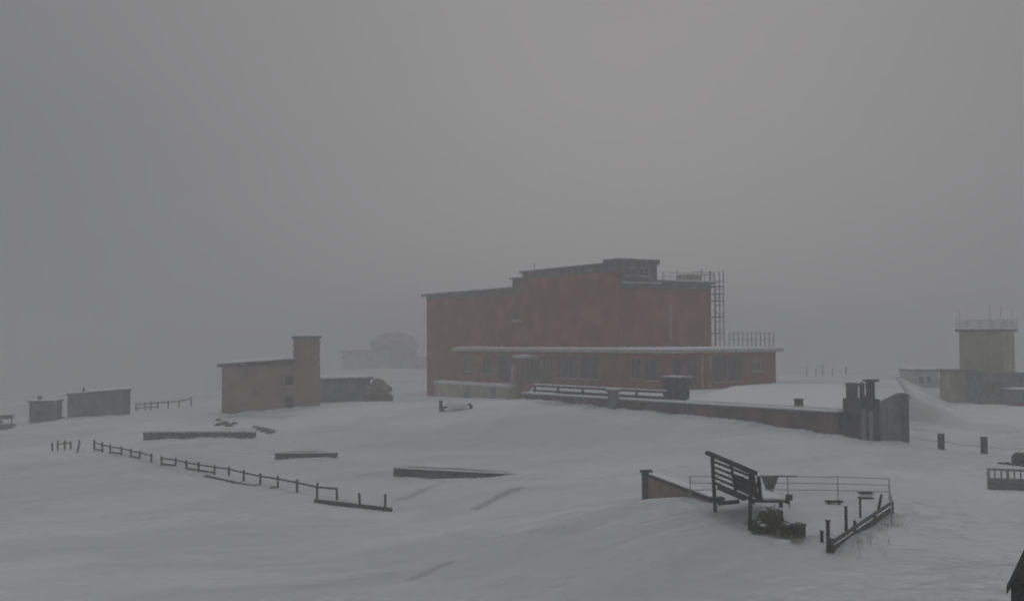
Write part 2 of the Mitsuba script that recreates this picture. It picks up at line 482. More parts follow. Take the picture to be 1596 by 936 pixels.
mast = HF.pt(HF.a_at(833, 2), 2.0, ZU)
put('antenna', join([pipe(mast, up(mast, 1.15), 0.04), pipe(up(mast, 1.0) - [0.3, 0, 0], up(mast, 1.0) + [0.3, 0, 0], 0.025)]), 'steel', hotel)
# rail on the right part of the roof
rl = put('roof_railing', join([pipe(HF.pt(-0.25, b, ZE), HF.pt(-0.25, b, ZE + 0.95), 0.03) for b in np.linspace(V1 + 0.9, VL + 0.1, 7)]
                              + [pipe(HF.pt(-0.25, V1 + 0.9, ZE + z), HF.pt(-0.25, VL + 0.1, ZE + z), 0.025) for z in (0.5, 0.95)]), 'steel', hotel)
put('roof_vent', HF.box(0.6, 2.2, VL - 3.2, VL - 0.9, ZE + 0.16, ZE + 0.85), 'pale_concrete', hotel)

# low front wing
AT, BT = -12.0, -3.0
AL, BR = HF.a_at(712, BT), HF.b_at(1208, AT)
ZR = E0 - 1.05
holes, adds = [], []


def wing_left(px0, px1, z0, z1, kind, bars, sill=True):
    c1, c0 = HF.a_at(px0, BT), HF.a_at(px1, BT)
    h, f = faced_window(HF, hotel, 'b', BT, c0, c1, E0 + z0, E0 + z1, kind, bars, sill=sill)
    holes.append(h); adds.append(f)


def wing_right(px0, px1, z0, z1, kind, bars, sill=True):
    h, f = faced_window(HF, hotel, 'a', AT, HF.b_at(px0, AT), HF.b_at(px1, AT), E0 + z0, E0 + z1, kind, bars, sill=sill)
    holes.append(h); adds.append(f)


wing_left(724, 733, -3.9, -2.3, 'dark', 0)
wing_left(752, 768, -4.1, -2.2, 'dark', 1)
wing_left(776, 795, -5.0, -1.9, 'dark', 1, False)
wing_left(806, 860, -4.95, -2.0, 'door', 3, False)
wing_left(868, 898, -4.2, -1.9, 'dark', 2)
wing_left(903, 932, -4.2, -1.9, 'dark', 2)
wing_left(984, 998, -3.9, -2.0, 'dark', 1)
wing_left(1003, 1025, -4.1, -2.0, 'dark', 1)
wing_right(1048, 1062, -3.9, -1.9, 'dark', 1)
wing_right(1068, 1085, -4.6, -1.9, 'dark', 1, False)
wing_right(1110, 1131, -4.3, -1.75, 'dark', 1)
wing_right(1135, 1156, -4.3, -1.75, 'dark', 1)
wing_right(1171, 1186, -3.3, -2.2, 'pale', 1)
# the wing wraps round two sides of the main block: two boxes that meet it
front = trimesh.boolean.union([HF.box(AT, AL, BT, -0.003, ZB, ZR - 0.3, 0), HF.box(AT, -0.003, BT, BR, ZB, ZR - 0.3, 0)], engine='manifold')
put('front_wing', cut(front, holes), 'red_plaster_low', hotel)
for f in adds: f()
put('wing_roof', trimesh.boolean.union([HF.box(AT - 0.7, AL + 0.3, BT - 0.7, -0.003, ZR - 0.297, ZR, 0), HF.box(AT - 0.7, -0.003, BT - 0.7, BR + 0.5, ZR - 0.297, ZR, 0)], engine='manifold'), 'pale_concrete', hotel)
put('snow_layer', snow_slab(HF, AT - 0.65, -0.1, BT - 0.65, BR + 0.45, ZR, 0.20, 12), 'snow_mat', hotel, smooth=30)
put('snow_layer', snow_slab(HF, 0.0, AL + 0.25, BT - 0.65, -0.02, ZR, 0.20, 14), 'snow_mat', hotel, smooth=30)
for px in (1092, 1104):
    b = HF.b_at(px, AT)
    put('pilaster', HF.box(AT - 0.16, AT - 0.003, b - 0.17, b + 0.17, E0 - 4.9, ZR - 0.4), 'faded_plaster', hotel)
a = HF.a_at(799, BT - 0.25)
put('pilaster', HF.box(a - 0.25, a + 0.25, BT - 0.4, BT - 0.003, E0 - 5.4, E0 - 3.0), 'window_frame', hotel)
a0, a1 = HF.a_at(829, BT - 0.9), HF.a_at(806, BT - 0.9)
cp = put('canopy', HF.box(a0, a1, BT - 1.6, BT - 0.003, E0 - 2.1, E0 - 1.9), 'pale_concrete', hotel)
put('snow_layer', snow_slab(HF, a0, a1, BT - 1.6, BT - 0.01, E0 - 1.9, 0.2, 15), 'snow_mat', cp, smooth=30)
# plinth of the lower level on the left
a0, a1 = HF.a_at(792, BT - 1.2), HF.a_at(676, BT - 1.2)
put('plinth', HF.box(a0, a1, BT - 1.2, -0.02, ZB - 1, E0 - 5.6), 'plinth_plaster', hotel)
put('snow_layer', snow_slab(HF, a0, a1, BT - 1.25, BT - 0.02, E0 - 5.6, 0.35, 17), 'snow_mat', hotel, smooth=30)
for px in (728, 769):
    a = HF.a_at(px, BT - 1.2)
    put('buttress', HF.box(a - 0.35, a + 0.35, BT - 1.5, BT - 1.203, ZB, E0 - 5.75), 'grey_concrete', hotel)

# scaffold at the right end
sc = thing('scaffold_tower', 'narrow steel scaffold tower standing against the right end of the red hotel', 'scaffold')
b0, b1 = VL + 0.15, VL + 1.45
zb, zt = ZR + 0.1, E0 + 7.9
for b in (b0, (b0 + b1) / 2, b1):
    for a in (-0.6, 0.9):
        put('pole', pipe(HF.pt(a, b, zb), HF.pt(a, b, zt if b > b0 else zt - 2.0), 0.055), 'dark_steel', sc)
for z in (0.9, 2.8, 4.7, 5.5, 6.35):
    put('deck', HF.box(-0.62, 0.92, b0, b1 + 0.05, E0 + z - 1.0 + 0.7, E0 + z - 1.0 + 0.82), 'dark_timber', sc)
for z in np.arange(0.2, 7.2, 0.93):
    put('rail', join([pipe(HF.pt(-0.6, b0, E0 + z), HF.pt(-0.6, b1, E0 + z), 0.032), pipe(HF.pt(-0.6, b1, E0 + z), HF.pt(0.9, b1, E0 + z), 0.032)]), 'dark_steel', sc)

for b, h in ((V1 + 1.0, 0.8), (V1 + 2.9, 1.3), (V1 + 3.3, 0.7), (V1 + 5.2, 1.15), (V1 + 6.6, 1.5), (VL - 0.5, 1.25)):
    put('roof_pole', pipe(HF.pt(-0.38, b, ZE + 0.02), HF.pt(-0.38, b + 0.05, ZE + h), 0.04), 'dark_steel', sc)
put('roof_rail', pipe(HF.pt(-0.38, V1 + 2.9, ZE + 0.7), HF.pt(-0.38, VL + 0.2, ZE + 0.8), 0.035), 'dark_steel', sc)
put('roof_rail', pipe(HF.pt(-0.38, V1 + 5.2, ZE + 1.1), HF.pt(-0.38, VL + 0.2, ZE + 1.15), 0.035), 'dark_steel', sc)

# railing on the roof of the wing
rr = thing('roof_fence', 'pale steel railing on the snowy roof of the low hotel wing', 'railing')
ba, bb = HF.b_at(1136, AT + 5), HF.b_at(1205, AT + 5)
for b in np.linspace(ba, bb, 11):
    put('post', pipe(HF.pt(AT + 5, b, ZR), HF.pt(AT + 5, b, ZR + 1.75), 0.06), 'pale_steel', rr)
for z in (1.0, 1.75):
    put('rail', pipe(HF.pt(AT + 5, ba, ZR + z), HF.pt(AT + 5, bb, ZR + z), 0.04), 'pale_steel', rr)

# ------------------------------------------------------------------ terrace wall and what stands on it
A_, B_ = np.array([1.3, 100.6]), np.array([21.7, 72.5])
along = (B_ - A_) / np.linalg.norm(B_ - A_)
WF = Frame(A_, along, (-along[1], along[0]))      # n points back from the camera
if WF.n[1] < 0: WF.n = -WF.n
LW = float(np.linalg.norm(B_ - A_))
bank_along(WF.pt(0, -0.6, 0), WF.pt(LW, -0.6, 0), 0.35)
bank_along((B_[0], B_[1] - 1.2), (B_[0] + 3.5, B_[1] - 1.4), 0.4)
tw = thing('retaining_wall', 'long low stained wall with snowy coping below the hotel terrace', 'wall')
nb = 7
for i in range(nb):
    a0, a1 = LW * i / nb, LW * (i + 1) / nb
    put('panel', WF.box(a0 + 0.012, a1 - 0.012, -0.42, -0.004, PLAT - 3.5, PLAT + 0.02), 'stained_wall', tw)
put('coping', WF.box(-0.1, LW + 0.1, -0.6, 0.2, PLAT + 0.023, PLAT + 0.17), 'dark_concrete', tw)
put('snow_cap', snow_slab(WF, -0.05, LW + 0.05, -0.56, 0.16, PLAT + 0.17, 0.14, 20), 'snow_mat', tw, smooth=30)
put('kerb', WF.box(3, WF.a_at(1060, 1.0), 0.9, 1.15, PLAT - 0.2, PLAT + 0.32), 'dark_concrete', tw)

a0 = WF.a_at(1068, 0.3)
q0, q1 = WF.pt(a0, 0.25, 0)[:2], WF.pt(LW - 0.1, 0.25, 0)[:2]
qd = Polygon([q0, q1, (30.6, 94.5), (33.0, 112.0), (27.3, 115.2), (21.9, 109.0)])
dk = thing('flat_roof', 'broad flat snow covered roof slab between the hotel wing and the dark flues', 'roof')
m = trimesh.creation.extrude_polygon(qd, 0.44)
m.apply_translation([0, 0, PLAT - 0.2])
put('slab', m, 'dark_concrete', dk)
ms_ = trimesh.creation.extrude_polygon(qd.buffer(-0.04), 0.13)
ms_.apply_translation([0, 0, PLAT + 0.243])
put('snow_layer', ms_, 'snow_mat', dk)

tr = thing('terrace_railing', 'dark timber railing with snowy beams along the left half of the terrace wall', 'railing')
aR = WF.a_at(1037, 0.5)
for a in np.linspace(0.6, aR, 6):
    put('post', WF.box(a - 0.09, a + 0.09, 0.4, 0.58, PLAT - 0.1, PLAT + 0.85), 'dark_timber', tr)
for z in (0.42, 0.85):
    put('rail', WF.box(0.3, aR, 0.36, 0.62, PLAT + z - 0.09, PLAT + z + 0.09), 'dark_timber', tr)
put('snow_cap', snow_slab(WF, 0.3, aR, 0.37, 0.61, PLAT + 0.94, 0.10, 22), 'snow_mat', tr, smooth=30)

a = WF.a_at(955, -0.8)
gp = thing('gate_pillar', 'squat dark pillar standing at the terrace wall before the hotel', 'pillar')
put('shaft', WF.box(a - 0.45, a + 0.45, -1.0, -0.62, PLAT - 2.0, PLAT + 0.75), 'dark_concrete', gp)
put('cap', WF.box(a - 0.62, a + 0.62, -1.1, -0.5, PLAT + 0.753, PLAT + 0.95), 'dark_concrete', gp)
put('snow_cap', snow_slab(WF, a - 0.6, a + 0.6, -1.08, -0.52, PLAT + 0.95, 0.12, 23), 'snow_mat', gp, smooth=30)
a = WF.a_at(1049, 1.6)
ks = thing('kiosk', 'dark box shaped kiosk on the terrace in front of the hotel wing', 'kiosk')
put('body', WF.box(a - 0.85, a + 0.85, 1.3, 2.5, PLAT - 0.1, PLAT + 1.9), 'dark_timber', ks)
put('roof', WF.box(a - 0.98, a + 0.98, 1.15, 2.65, PLAT + 1.903, PLAT + 2.03), 'dark_fascia', ks)
put('snow_cap', snow_slab(WF, a - 0.95, a + 0.95, 1.2, 2.6, PLAT + 2.03, 0.08, 24), 'snow_mat', ks, smooth=30)
for i, s in enumerate(np.linspace(-0.8, 0.8, 7)):
    put('plank', WF.box(a + s - 0.1, a + s + 0.1, 1.26, 1.297, PLAT, PLAT + 1.86, 0.008), 'grey_timber' if i % 3 == 1 else 'dark_timber', ks)
a = WF.a_at(1243, 0.5)
PL0, PLAT = PLAT, PLAT + 0.28
bxs = thing('meter_box', 'small dark box standing on the snowy terrace edge', 'box')
put('body', WF.box(a - 0.25, a + 0.25, 0.3, 0.7, PLAT + 0.1, PLAT + 0.55), 'dark_steel', bxs)
put('lid', WF.box(a - 0.3, a + 0.3, 0.25, 0.75, PLAT + 0.553, PLAT + 0.6), 'dark_steel', bxs)

PLAT = PL0
# flues by the end of the wall
fl = thing('flue_stack', 'group of dark flues with cowls at the end of the terrace wall', 'chimney')
D = 71.0
xm = lambda px, d=D: (px - 798) / F * d
zz = lambda py, d=D, px=1345: E0 + ray(px, py)[2] * d
FF = Frame((0, D), (1, 0), (0, 1))
put('base_block', FF.box(xm(1324), xm(1369), 0, 1.8, 1.0, zz(622)), 'soot_concrete', fl)
put('buttress', FF.box(xm(1316), xm(1323.6), 0.2, 1.4, 1.0, zz(650)), 'soot_concrete', fl)
put('flue', FF.box(xm(1323.5), xm(1338), 0.3, 1.0, zz(622) + .003, zz(599)), 'soot_concrete', fl)
put('cap', FF.box(xm(1322), xm(1339.5), 0.25, 1.05, zz(599) + .003, zz(597)), 'soot_concrete', fl)
f2 = put('flue', pipe([xm(1346), D + 0.6, zz(622)], [xm(1346), D + 0.6, zz(600)], 0.17, 16), 'dark_steel', fl)
put('cowl', trimesh.creation.cone(radius=0.26, height=0.22, sections=16, transform=trimesh.transformations.translation_matrix([xm(1346), D + 0.6, zz(600)])), 'dark_steel', fl)
f3 = put('flue', FF.box(xm(1354), xm(1365), 0.4, 0.9, zz(622) + .003, zz(595)), 'soot_concrete', fl)
put('cap', FF.box(xm(1350), xm(1371), 0.25, 1.05, zz(595) + .003, zz(591.5)), 'dark_steel', fl)
put('pier', FF.box(xm(1338), xm(1346), -0.18, -0.003, 1.0, zz(636)), 'grey_concrete', fl)
put('pier', FF.box(xm(1350), xm(1357), -0.18, -0.003, 1.0, zz(640)), 'grey_concrete', fl)

ew = thing('end_wall', 'grey concrete wall with a rising top right of the dark flues', 'wall')
poly = Polygon([(xm(1370), 1.0), (xm(1412), 1.0), (xm(1412), zz(613)), (xm(1404), zz(613)), (xm(1370), zz(629))])
m = trimesh.creation.extrude_polygon(poly, 0.7)
m.apply_transform(np.array([[1, 0, 0, 0], [0, 0, 1, D + 0.2], [0, 1, 0, 0], [0, 0, 0, 1.0]]))
m.fix_normals()
put('body', m, 'grey_concrete', ew)
put('end_pier', FF.box(xm(1404), xm(1412) + 0.05, -0.1, 0.197, 0.9, zz(613) - 0.05), 'dark_concrete', ew)
for px in (1381, 1392):
    put('rib', FF.box(xm(px), xm(px) + 0.14, 0.08, 0.197, 1.0, zz(636)), 'grey_concrete', ew)

# ------------------------------------------------------------------ station tower and buildings on the right
K = (xm(1562, 127), 127.0)
TF = Frame(K, (-0.72, 0.694), (0.694, 0.72))
tA, tB = TF.a_at(1494, 0), TF.b_at(1580, 0)
st = thing('station_tower', 'square yellowish tower with railed flat roof and lower annexes at the right', 'building')
holes, adds = [], []
h, f = faced_window(TF, st, 'b', 0, tA * 0.2, tA * 0.2 + 0.9, E0 - 2.3, E0 - 1.5, 'dark')
put('wall', TF.box(0, tA, 0, tB, 0.5, E0 + 0.75, 0), 'yellow_plaster', st)
put('roof_slab', TF.box(-0.35, tA + 0.35, -0.35, tB + 0.35, E0 + 0.753, E0 + 1.0), 'dark_fascia', st)
put('snow_layer', snow_slab(TF, -0.33, tA + 0.33, -0.33, tB + 0.33, E0 + 1.0, 0.16, 30), 'snow_mat', st, smooth=30)
rails = []
for (a0, b0), (a1, b1) in (((-.25, -.25), (tA + .25, -.25)), ((-.25, -.25), (-.25, tB + .25)), ((tA + .25, -.25), (tA + .25, tB + .25)), ((-.25, tB + .25), (tA + .25, tB + .25))):
    for i in range(5):
        a, b = a0 + (a1 - a0) * i / 4, b0 + (b1 - b0) * i / 4
        if i < 4:
            put('railing_post', pipe(TF.pt(a, b, E0 + 1.0), TF.pt(a, b, E0 + 2.05), 0.035), 'pale_steel', st)
    for z in (1.35, 1.7, 2.05):
        rails.append(pipe(TF.pt(a0, b0, E0 + z), TF.pt(a1, b1, E0 + z), 0.03))
put('railing', join(rails), 'pale_steel', st)
for a, b, h in ((0.2, 0.1, 2.6), (tA - 0.1, 0.0, 2.2), (tA * 0.55, tB, 2.9), (0.1, tB - 0.2, 2.4)):
    put('roof_pole', pipe(TF.pt(a, b, E0 + 1.0), TF.pt(a, b, E0 + 1.0 + h), 0.03), 'pale_steel', st)
SF = Frame((0, 124.0), (1, 0), (0, 1))
x1, x2, x3 = xm(1484, 124), xm(1522, 124), xm(1600, 124)
zf = lambda py, d=124.0, px=1540: E0 + ray(px, py)[2] * d
h, f = faced_window(SF, st, 'b', 0, xm(1505, 124), xm(1515, 124), zf(597), zf(588), 'dark')
put('annex', cut(SF.box(x1, x2, 0, 4, 0.5, zf(578.5), 0), [h]), 'yellow_plaster', st)
f()
put('roof_slab', SF.box(x1 - 0.35, x2 - 0.1, -0.3, 4, zf(578.5) + .003, zf(576)), 'dark_fascia', st)
SG = Frame((0, 121.0), (1, 0), (0, 1))
y2, y3 = xm(1523, 121), xm(1604, 121)
zg = lambda py: zf(py, 121.0)
h, f = faced_window(SG, st, 'b', 0, xm(1534, 121), xm(1560, 121), zg(616), zg(596), 'door', 3)
put('garage', cut(SG.box(y2, y3, 0, 5, 0.5, zg(584), 0), [h]), 'dark_concrete', st)
f()
put('garage_roof', SG.box(y2 - 0.2, y3, -0.25, 5.2, zg(584) + .003, zg(581)), 'dark_fascia', st)

cn = thing('container', 'dull teal steel container at the right edge below the tower', 'container')
q = hit(1578, 632)
CF = Frame((q[0], q[1]), (1, 0), (0, 1))
put('body', CF.box(0, 4.5, 0, 2.2, q[2] + 0.35, q[2] + 1.75), 'teal_paint', cn)
put('skid', CF.box(0.2, 4.3, 0.2, 2.0, q[2] - 0.3, q[2] + 0.347), 'dark_steel', cn)
for i in range(5):
    put('rib', CF.box(0.15 + i, 0.25 + i, -0.06, -0.003, q[2] + 0.4, q[2] + 1.7), 'teal_paint', cn)
put('snow_cap', snow_slab(CF, 0, 4.5, 0, 2.2, q[2] + 1.75, 0.15, 31), 'snow_mat', cn, smooth=30)

sh = thing('pump_house', 'small pale grey flat roofed building in the haze left of the tower', 'building')
PF = Frame((0, 148.0), (1, 0), (0, 1))
xp = lambda px: xm(px, 148)
zp = lambda py: E0 + ray(1450, py)[2] * 148
holes, adds = [], []
for c in (1431, 1443, 1466):
    h, f = faced_window(PF, sh, 'b', 0, xp(c), xp(c + 6), zp(596), zp(587), 'dark', 0)
    holes.append(h); adds.append(f)
put('wall', cut(join([PF.box(xp(1421), xp(1461), 0, 5, 0.5, zp(578), 0)]), holes[:2]), 'white_plaster', sh)
put('wing', cut(PF.box(xp(1461) + .003, xp(1484), 1.4, 5, 0.5, zp(592), 0), []), 'white_plaster', sh)
for f in adds[:2]: f()
put('roof_slab', PF.box(xp(1420), xp(1462), -0.3, 5.2, zp(578) + .003, zp(575.5)), 'dull_sheet', sh)
put('snow_layer', snow_slab(PF, xp(1461) + .01, xp(1484), 1.4, 5, zp(592), 0.25, 34), 'snow_mat', sh, smooth=30)
put('snow_layer', snow_slab(PF, xp(1420), xp(1462), -0.3, 5.2, zp(575.5), 0.2, 33), 'snow_mat', sh, smooth=30)

df = thing('plateau_fence', 'row of faint grey posts in the haze behind the terrace', 'posts')
for px, h in ((1256, 1.3), (1270, 0.9), (1281, 1.5), (1296, 1.0), (1317, 1.2)):
    p_ = np.array([xm(px, 149), 149.0, PLAT])
    put('post', post(up(p_, -0.2), up(p_, h), 0.13), 'pale_steel', df)

# ------------------------------------------------------------------ hut and buildings on the left
def block(fr, a0, a1, b0, b1, z0, zl, zr, dl=0.0):
    """A wall block or slab whose top runs from zl to zr along a; its foot at z0, or parallel to the top at depth dl."""
    low = [(a0, z0), (a1, z0)] if dl == 0 else [(a0, zl - dl), (a1, zr - dl)]
    m = trimesh.creation.extrude_polygon(Polygon([*low, (a1, zr), (a0, zl)]), b1 - b0)
    m = placed(m, np.column_stack([[*fr.e, 0], [0, 0, 1.0], [*fr.n, 0]]), fr.pt(0, b0, 0))
    if m.volume < 0:
        m.invert()
    return m


HU = Frame((xm(346, 105), 105.0), (0.967, 0.256), (-0.256, 0.967))
HL = HU.a_at(498, 0)
bank_along(HU.pt(0, -0.2, 0), HU.pt(HL, -0.2, 0), 0.35)
hut = thing('hut', 'beige plastered hut with a sloping flat roof and a square tower', 'building')
zr0, zr1 = E0 + ray(346, 567)[2] * 105, E0 + ray(455, 559)[2] * 106.8
tw0, tw1 = HU.a_at(459, 0), HL
aw = HU.a_at(449, 0)
ad = HU.a_at(451, 0)
holes, adds = [], []
h, f = faced_window(HU, hut, 'b', 0, HU.a_at(444, 0), HU.a_at(457, 0), E0 + ray(451, 600)[2] * 107, E0 + ray(451, 586)[2] * 107, 'dark', 0); holes.append(h); adds.append(f)
h, f = faced_window(HU, hut, 'b', 0, HU.a_at(445, 0), HU.a_at(457, 0), E0 + ray(451, 644)[2] * 107, E0 + ray(451, 617)[2] * 107, 'dark', 0, sill=False); holes.append(h); adds.append(f)
put('wall', cut(block(HU, 0, HL, 0, 6.0, 0.3, zr0 - 0.303, zr1 - 0.303), holes), 'beige_plaster', hut)
for f in adds: f()
put('roof_slab', block(HU, -0.45, tw0 - 0.003, -0.45, 6.4, 0, zr0, zr1, 0.30), 'dark_concrete', hut)
put('snow_layer', block(HU, -0.42, tw0 - 0.01, -0.30, 6.3, 0, zr0 + 0.09, zr1 + 0.09, 0.087), 'snow_mat', hut)
zt = E0 + ray(478, 527)[2] * 107.2
put('tower', HU.box(tw0, tw1 + 0.02, -0.02, 2.4, zr1 - 0.6, zt, 0), 'beige_plaster', hut)
put('tower_base', HU.box(tw0 + 0.1, tw1 + 0.06, -0.06, -0.003, 0.3, zr1 - 0.61, 0), 'beige_plaster', hut)
put('tower_roof', HU.box(tw0 - 0.15, tw1 + 0.18, -0.2, 2.6, zt + .003, zt + 0.22), 'dull_sheet', hut)
put('snow_layer', snow_slab(HU, tw0 - 0.13, tw1 + 0.16, -0.18, 2.58, zt + 0.22, 0.10, 40), 'snow_mat', hut, smooth=30)
ap = HU.a_at(419, -0.2)
put('downpipe', pipe(HU.pt(ap, -0.08, 0.6), HU.pt(ap, -0.08, E0 - 6.2), 0.09), 'pale_steel', hut)

lw = thing('low_shed', 'long low green grey shed with snowy roof right of the beige hut', 'shed')
LF = Frame((xm(500, 121), 121.0), (0.93, 0.37), (-0.37, 0.93))
l1 = LF.a_at(577, 0)
zs0, zs1 = E0 + ray(510, 592)[2] * 121, E0 + ray(575, 588)[2] * 124
put('wall', LF.box(0, l1, 0, 4.5, 0.3, zs0 - 0.02, 0), 'grey_concrete', lw)
put('roof', LF.box(-0.2, l1 + 0.3, -0.35, 4.9, zs0 - 0.017, zs0 + 0.16), 'dark_fascia', lw)
put('snow_layer', snow_slab(LF, -0.2, l1 + 0.28, -0.33, 4.88, zs0 + 0.16, 0.2, 42), 'snow_mat', lw, smooth=30)
hp_ = thing('boulder_heap', 'heap of brown boulders at the right end of the low shed', 'rocks')
for i, (px, py, r) in enumerate([(580, 606, 1.1), (590, 598, 1.2), (600, 606, 1.2), (586, 613, 0.9), (600, 614, 0.8), (574, 613, 0.8)]):
    c = P(px, py, 120.0)
    put('boulder', rock(c, r * 0.62, i + 1, 0.8), 'brown_stone', hp_, smooth=40)
for i, (px, py, r) in enumerate([(590, 616, 2.0), (578, 619, 1.6), (602, 619, 1.6)]):
    put('boulder', rock(P(px, py + 2, 120.5), r * 0.5, i + 11, 0.7), 'stone', hp_, smooth=40)

obs = thing('observatory', 'faint domed observatory far off in the haze left of the hotel', 'observatory')
OD = 345.0
OF = Frame((0, OD), (1, 0), (0, 1))
xo = lambda px: xm(px, OD)
zo = lambda py: E0 + ray(600, py)[2] * OD
put('wall', OF.box(xo(533), xo(606), 0, 9, -1.0, zo(549), 0), 'white_plaster', obs)
put('wing', OF.box(xo(606) + .003, xo(668), 2, 10, -1.0, zo(556), 0), 'pale_concrete', obs)
put('roof', OF.box(xo(530), xo(609), -0.5, 9.5, zo(549) + .003, zo(545)), 'pale_concrete', obs)
put('drum', trimesh.creation.cylinder(radius=7.4, height=zo(540) - 0.0, sections=40, transform=trimesh.transformations.translation_matrix([xo(610), OD + 8, zo(540) / 2])), 'pale_dome', obs, smooth=40)
dome = trimesh.creation.icosphere(subdivisions=4, radius=1.0)
dome = trimesh.intersections.slice_mesh_plane(dome, [0, 0, 1], [0, 0, 0.0], cap=True)
dome.apply_scale([7.9, 7.9, zo(517) - zo(540)])
dome.apply_translation([xo(610), OD + 8, zo(540) + .003])
put('dome', dome, 'pale_dome', obs, smooth=40)
put('shutter', OF.box(xo(610) - 0.7, xo(610) + 0.7, 2.6, 8.0, zo(540), zo(540) + 2.2), 'pale_concrete', obs)

# sheds far left
SD = 130.0
zs = lambda py, px=150, d=SD: E0 + ray(px, py)[2] * d
SH = Frame((xm(107, 122), 122.0), (0.915, 0.404), (-0.404, 0.915))
Ls = SH.a_at(204, 0)
bank_along(SH.pt(0, -0.2, 0), SH.pt(Ls, -0.2, 0), 0.3)
shed = thing('long_shed', 'long grey sheet clad shed with a flat roof at the far left', 'shed')
zt_, zu_ = E0 + ray(107, 616)[2] * 122, E0 + ray(204, 608)[2] * 124.7
np_ = 9
zi = lambda a: zt_ + (zu_ - zt_) * a / Ls
put('wall', block(SH, 0.03, Ls - 0.03, 0.03, 3.0, -0.9, zt_, zu_), 'dull_sheet', shed)
for i in range(np_):
    a0, a1 = Ls * i / np_ + 0.01, Ls * (i + 1) / np_ - 0.01
    put('panel', block(SH, a0, a1, -0.03, 0.027, -0.85, zi(a0) - 0.003, zi(a1) - 0.003), 'grey_timber' if i == np_ - 1 else 'dull_sheet', shed)
put('roof', block(SH, -0.12, Ls + 0.1, -0.3, 3.2, 0, zt_ + 0.2, zu_ + 0.2, 0.197), 'dark_concrete', shed)
put('snow_layer', block(SH, -0.1, Ls + 0.08, -0.2, 3.1, 0, zt_ + 0.27, zu_ + 0.27, 0.067), 'snow_mat', shed)
pv = SH.pt(SH.a_at(131, 1), 1.0, zi(Ls * 0.3) + 0.2)
put('vent', pipe(pv, up(pv, 0.45), 0.12), 'dark_steel', shed)

s2 = thing('small_shed', 'small snow topped shed with a stub chimney left of the long shed', 'shed')
QF = Frame((xm(47, 121), 121.0), (0.98, 0.2), (-0.2, 0.98))
L2 = QF.a_at(90, 0)
z2 = E0 + ray(70, 627)[2] * 121
put('wall', QF.box(0, L2, 0, 2.8, -0.9, z2, 0), 'dull_sheet', s2)
put('roof', QF.box(-0.12, L2 + 0.15, -0.2, 3.0, z2 + .003, z2 + 0.18), 'dark_concrete', s2)
put('snow_layer', snow_slab(QF, -0.1, L2 + 0.12, -0.18, 2.98, z2 + 0.18, 0.09, 51), 'snow_mat', s2, smooth=30)
c = QF.pt(QF.a_at(63, 1), 1.0, z2 + 0.18)
put('chimney', post(c, up(c, 0.5), 0.36), 'dark_concrete', s2)
d0_ = QF.a_at(62, 0)
put('door', QF.box(d0_ - 0.35, d0_ + 0.35, -0.04, -0.003, -0.6, z2 - 0.9), 'dark_timber', s2)
put('crate', QF.box(L2 + 0.1, L2 + 0.6, 0.3, 1.2, -0.6, z2 - 1.7), 'dark_timber', s2)

rk = thing('rock_pair', 'two dark snowy rocks at the left edge of the picture', 'rocks')
for i, (px, py, r) in enumerate([(6, 668, 1.0), (17, 664, 0.6), (-8, 660, 1.0)]):
    put('rock', rock(hit(px, py), r, i + 30, 0.55), 'stone', rk, smooth=40)
rb = thing('plank_stack', 'dark stack of planks by the rocks at the left edge', 'planks')
for i in range(3):
    put('plank', beam(P(-6, 653 - i * 2.2, 121), P(21, 651 - i * 2.2, 122), 0.5, 0.11), 'dark_timber', rb)
for px in (-3, 18):
    a_, b_ = P(px, 653.5, 121.3), hit(px, 664)
    put('leg', post(up(np.array([a_[0], a_[1], g1(a_[0], a_[1])]), -0.2), a_, 0.12), 'dark_timber', rb)

fd = thing('faint_fence', 'faint broken timber fence on the snow right of the long shed', 'fence')
fp = []
for px, py, h in [(212, 640, 1.0), (226, 639, 1.0), (235, 638.5, 1.1), (246, 637.5, 1.0), (262, 636, 1.0), (279, 634.5, 1.0), (298, 632.5, 1.2)]:
    b = hit(px, py, 60, 180)
    fp.append((b, h))
    put('post', post(up(b, -0.3), up(b, h), 0.17), 'grey_timber', fd)
for (p_, h), (q_, k_) in zip(fp[:-1], fp[1:]):
    put('rail', beam(up(p_, h * 0.85), up(q_, k_ * 0.85), 0.07, 0.17), 'grey_timber', fd)
for (p_, h), (q_, k_) in zip(fp[:3], fp[1:4]):
    put('rail', beam(up(p_, h * 0.35), up(q_, k_ * 0.35), 0.07, 0.16), 'grey_timber', fd)

bank = thing('rubble_bank', 'low bank of half buried dark stones in front of the beige hut', 'rocks')
for i, (px, py, r) in enumerate([(342, 662, .45), (350, 661, .5), (358, 663, .4), (341, 655, .35), (408, 669, .45), (415, 672, .5), (421, 675, .4), (425, 672, .3), (366, 660, .3), (398, 666, .3)]):
    put('stone', rock(hit(px, py, 60, 140), r, i + 50, 0.55), 'stone', bank, smooth=40)

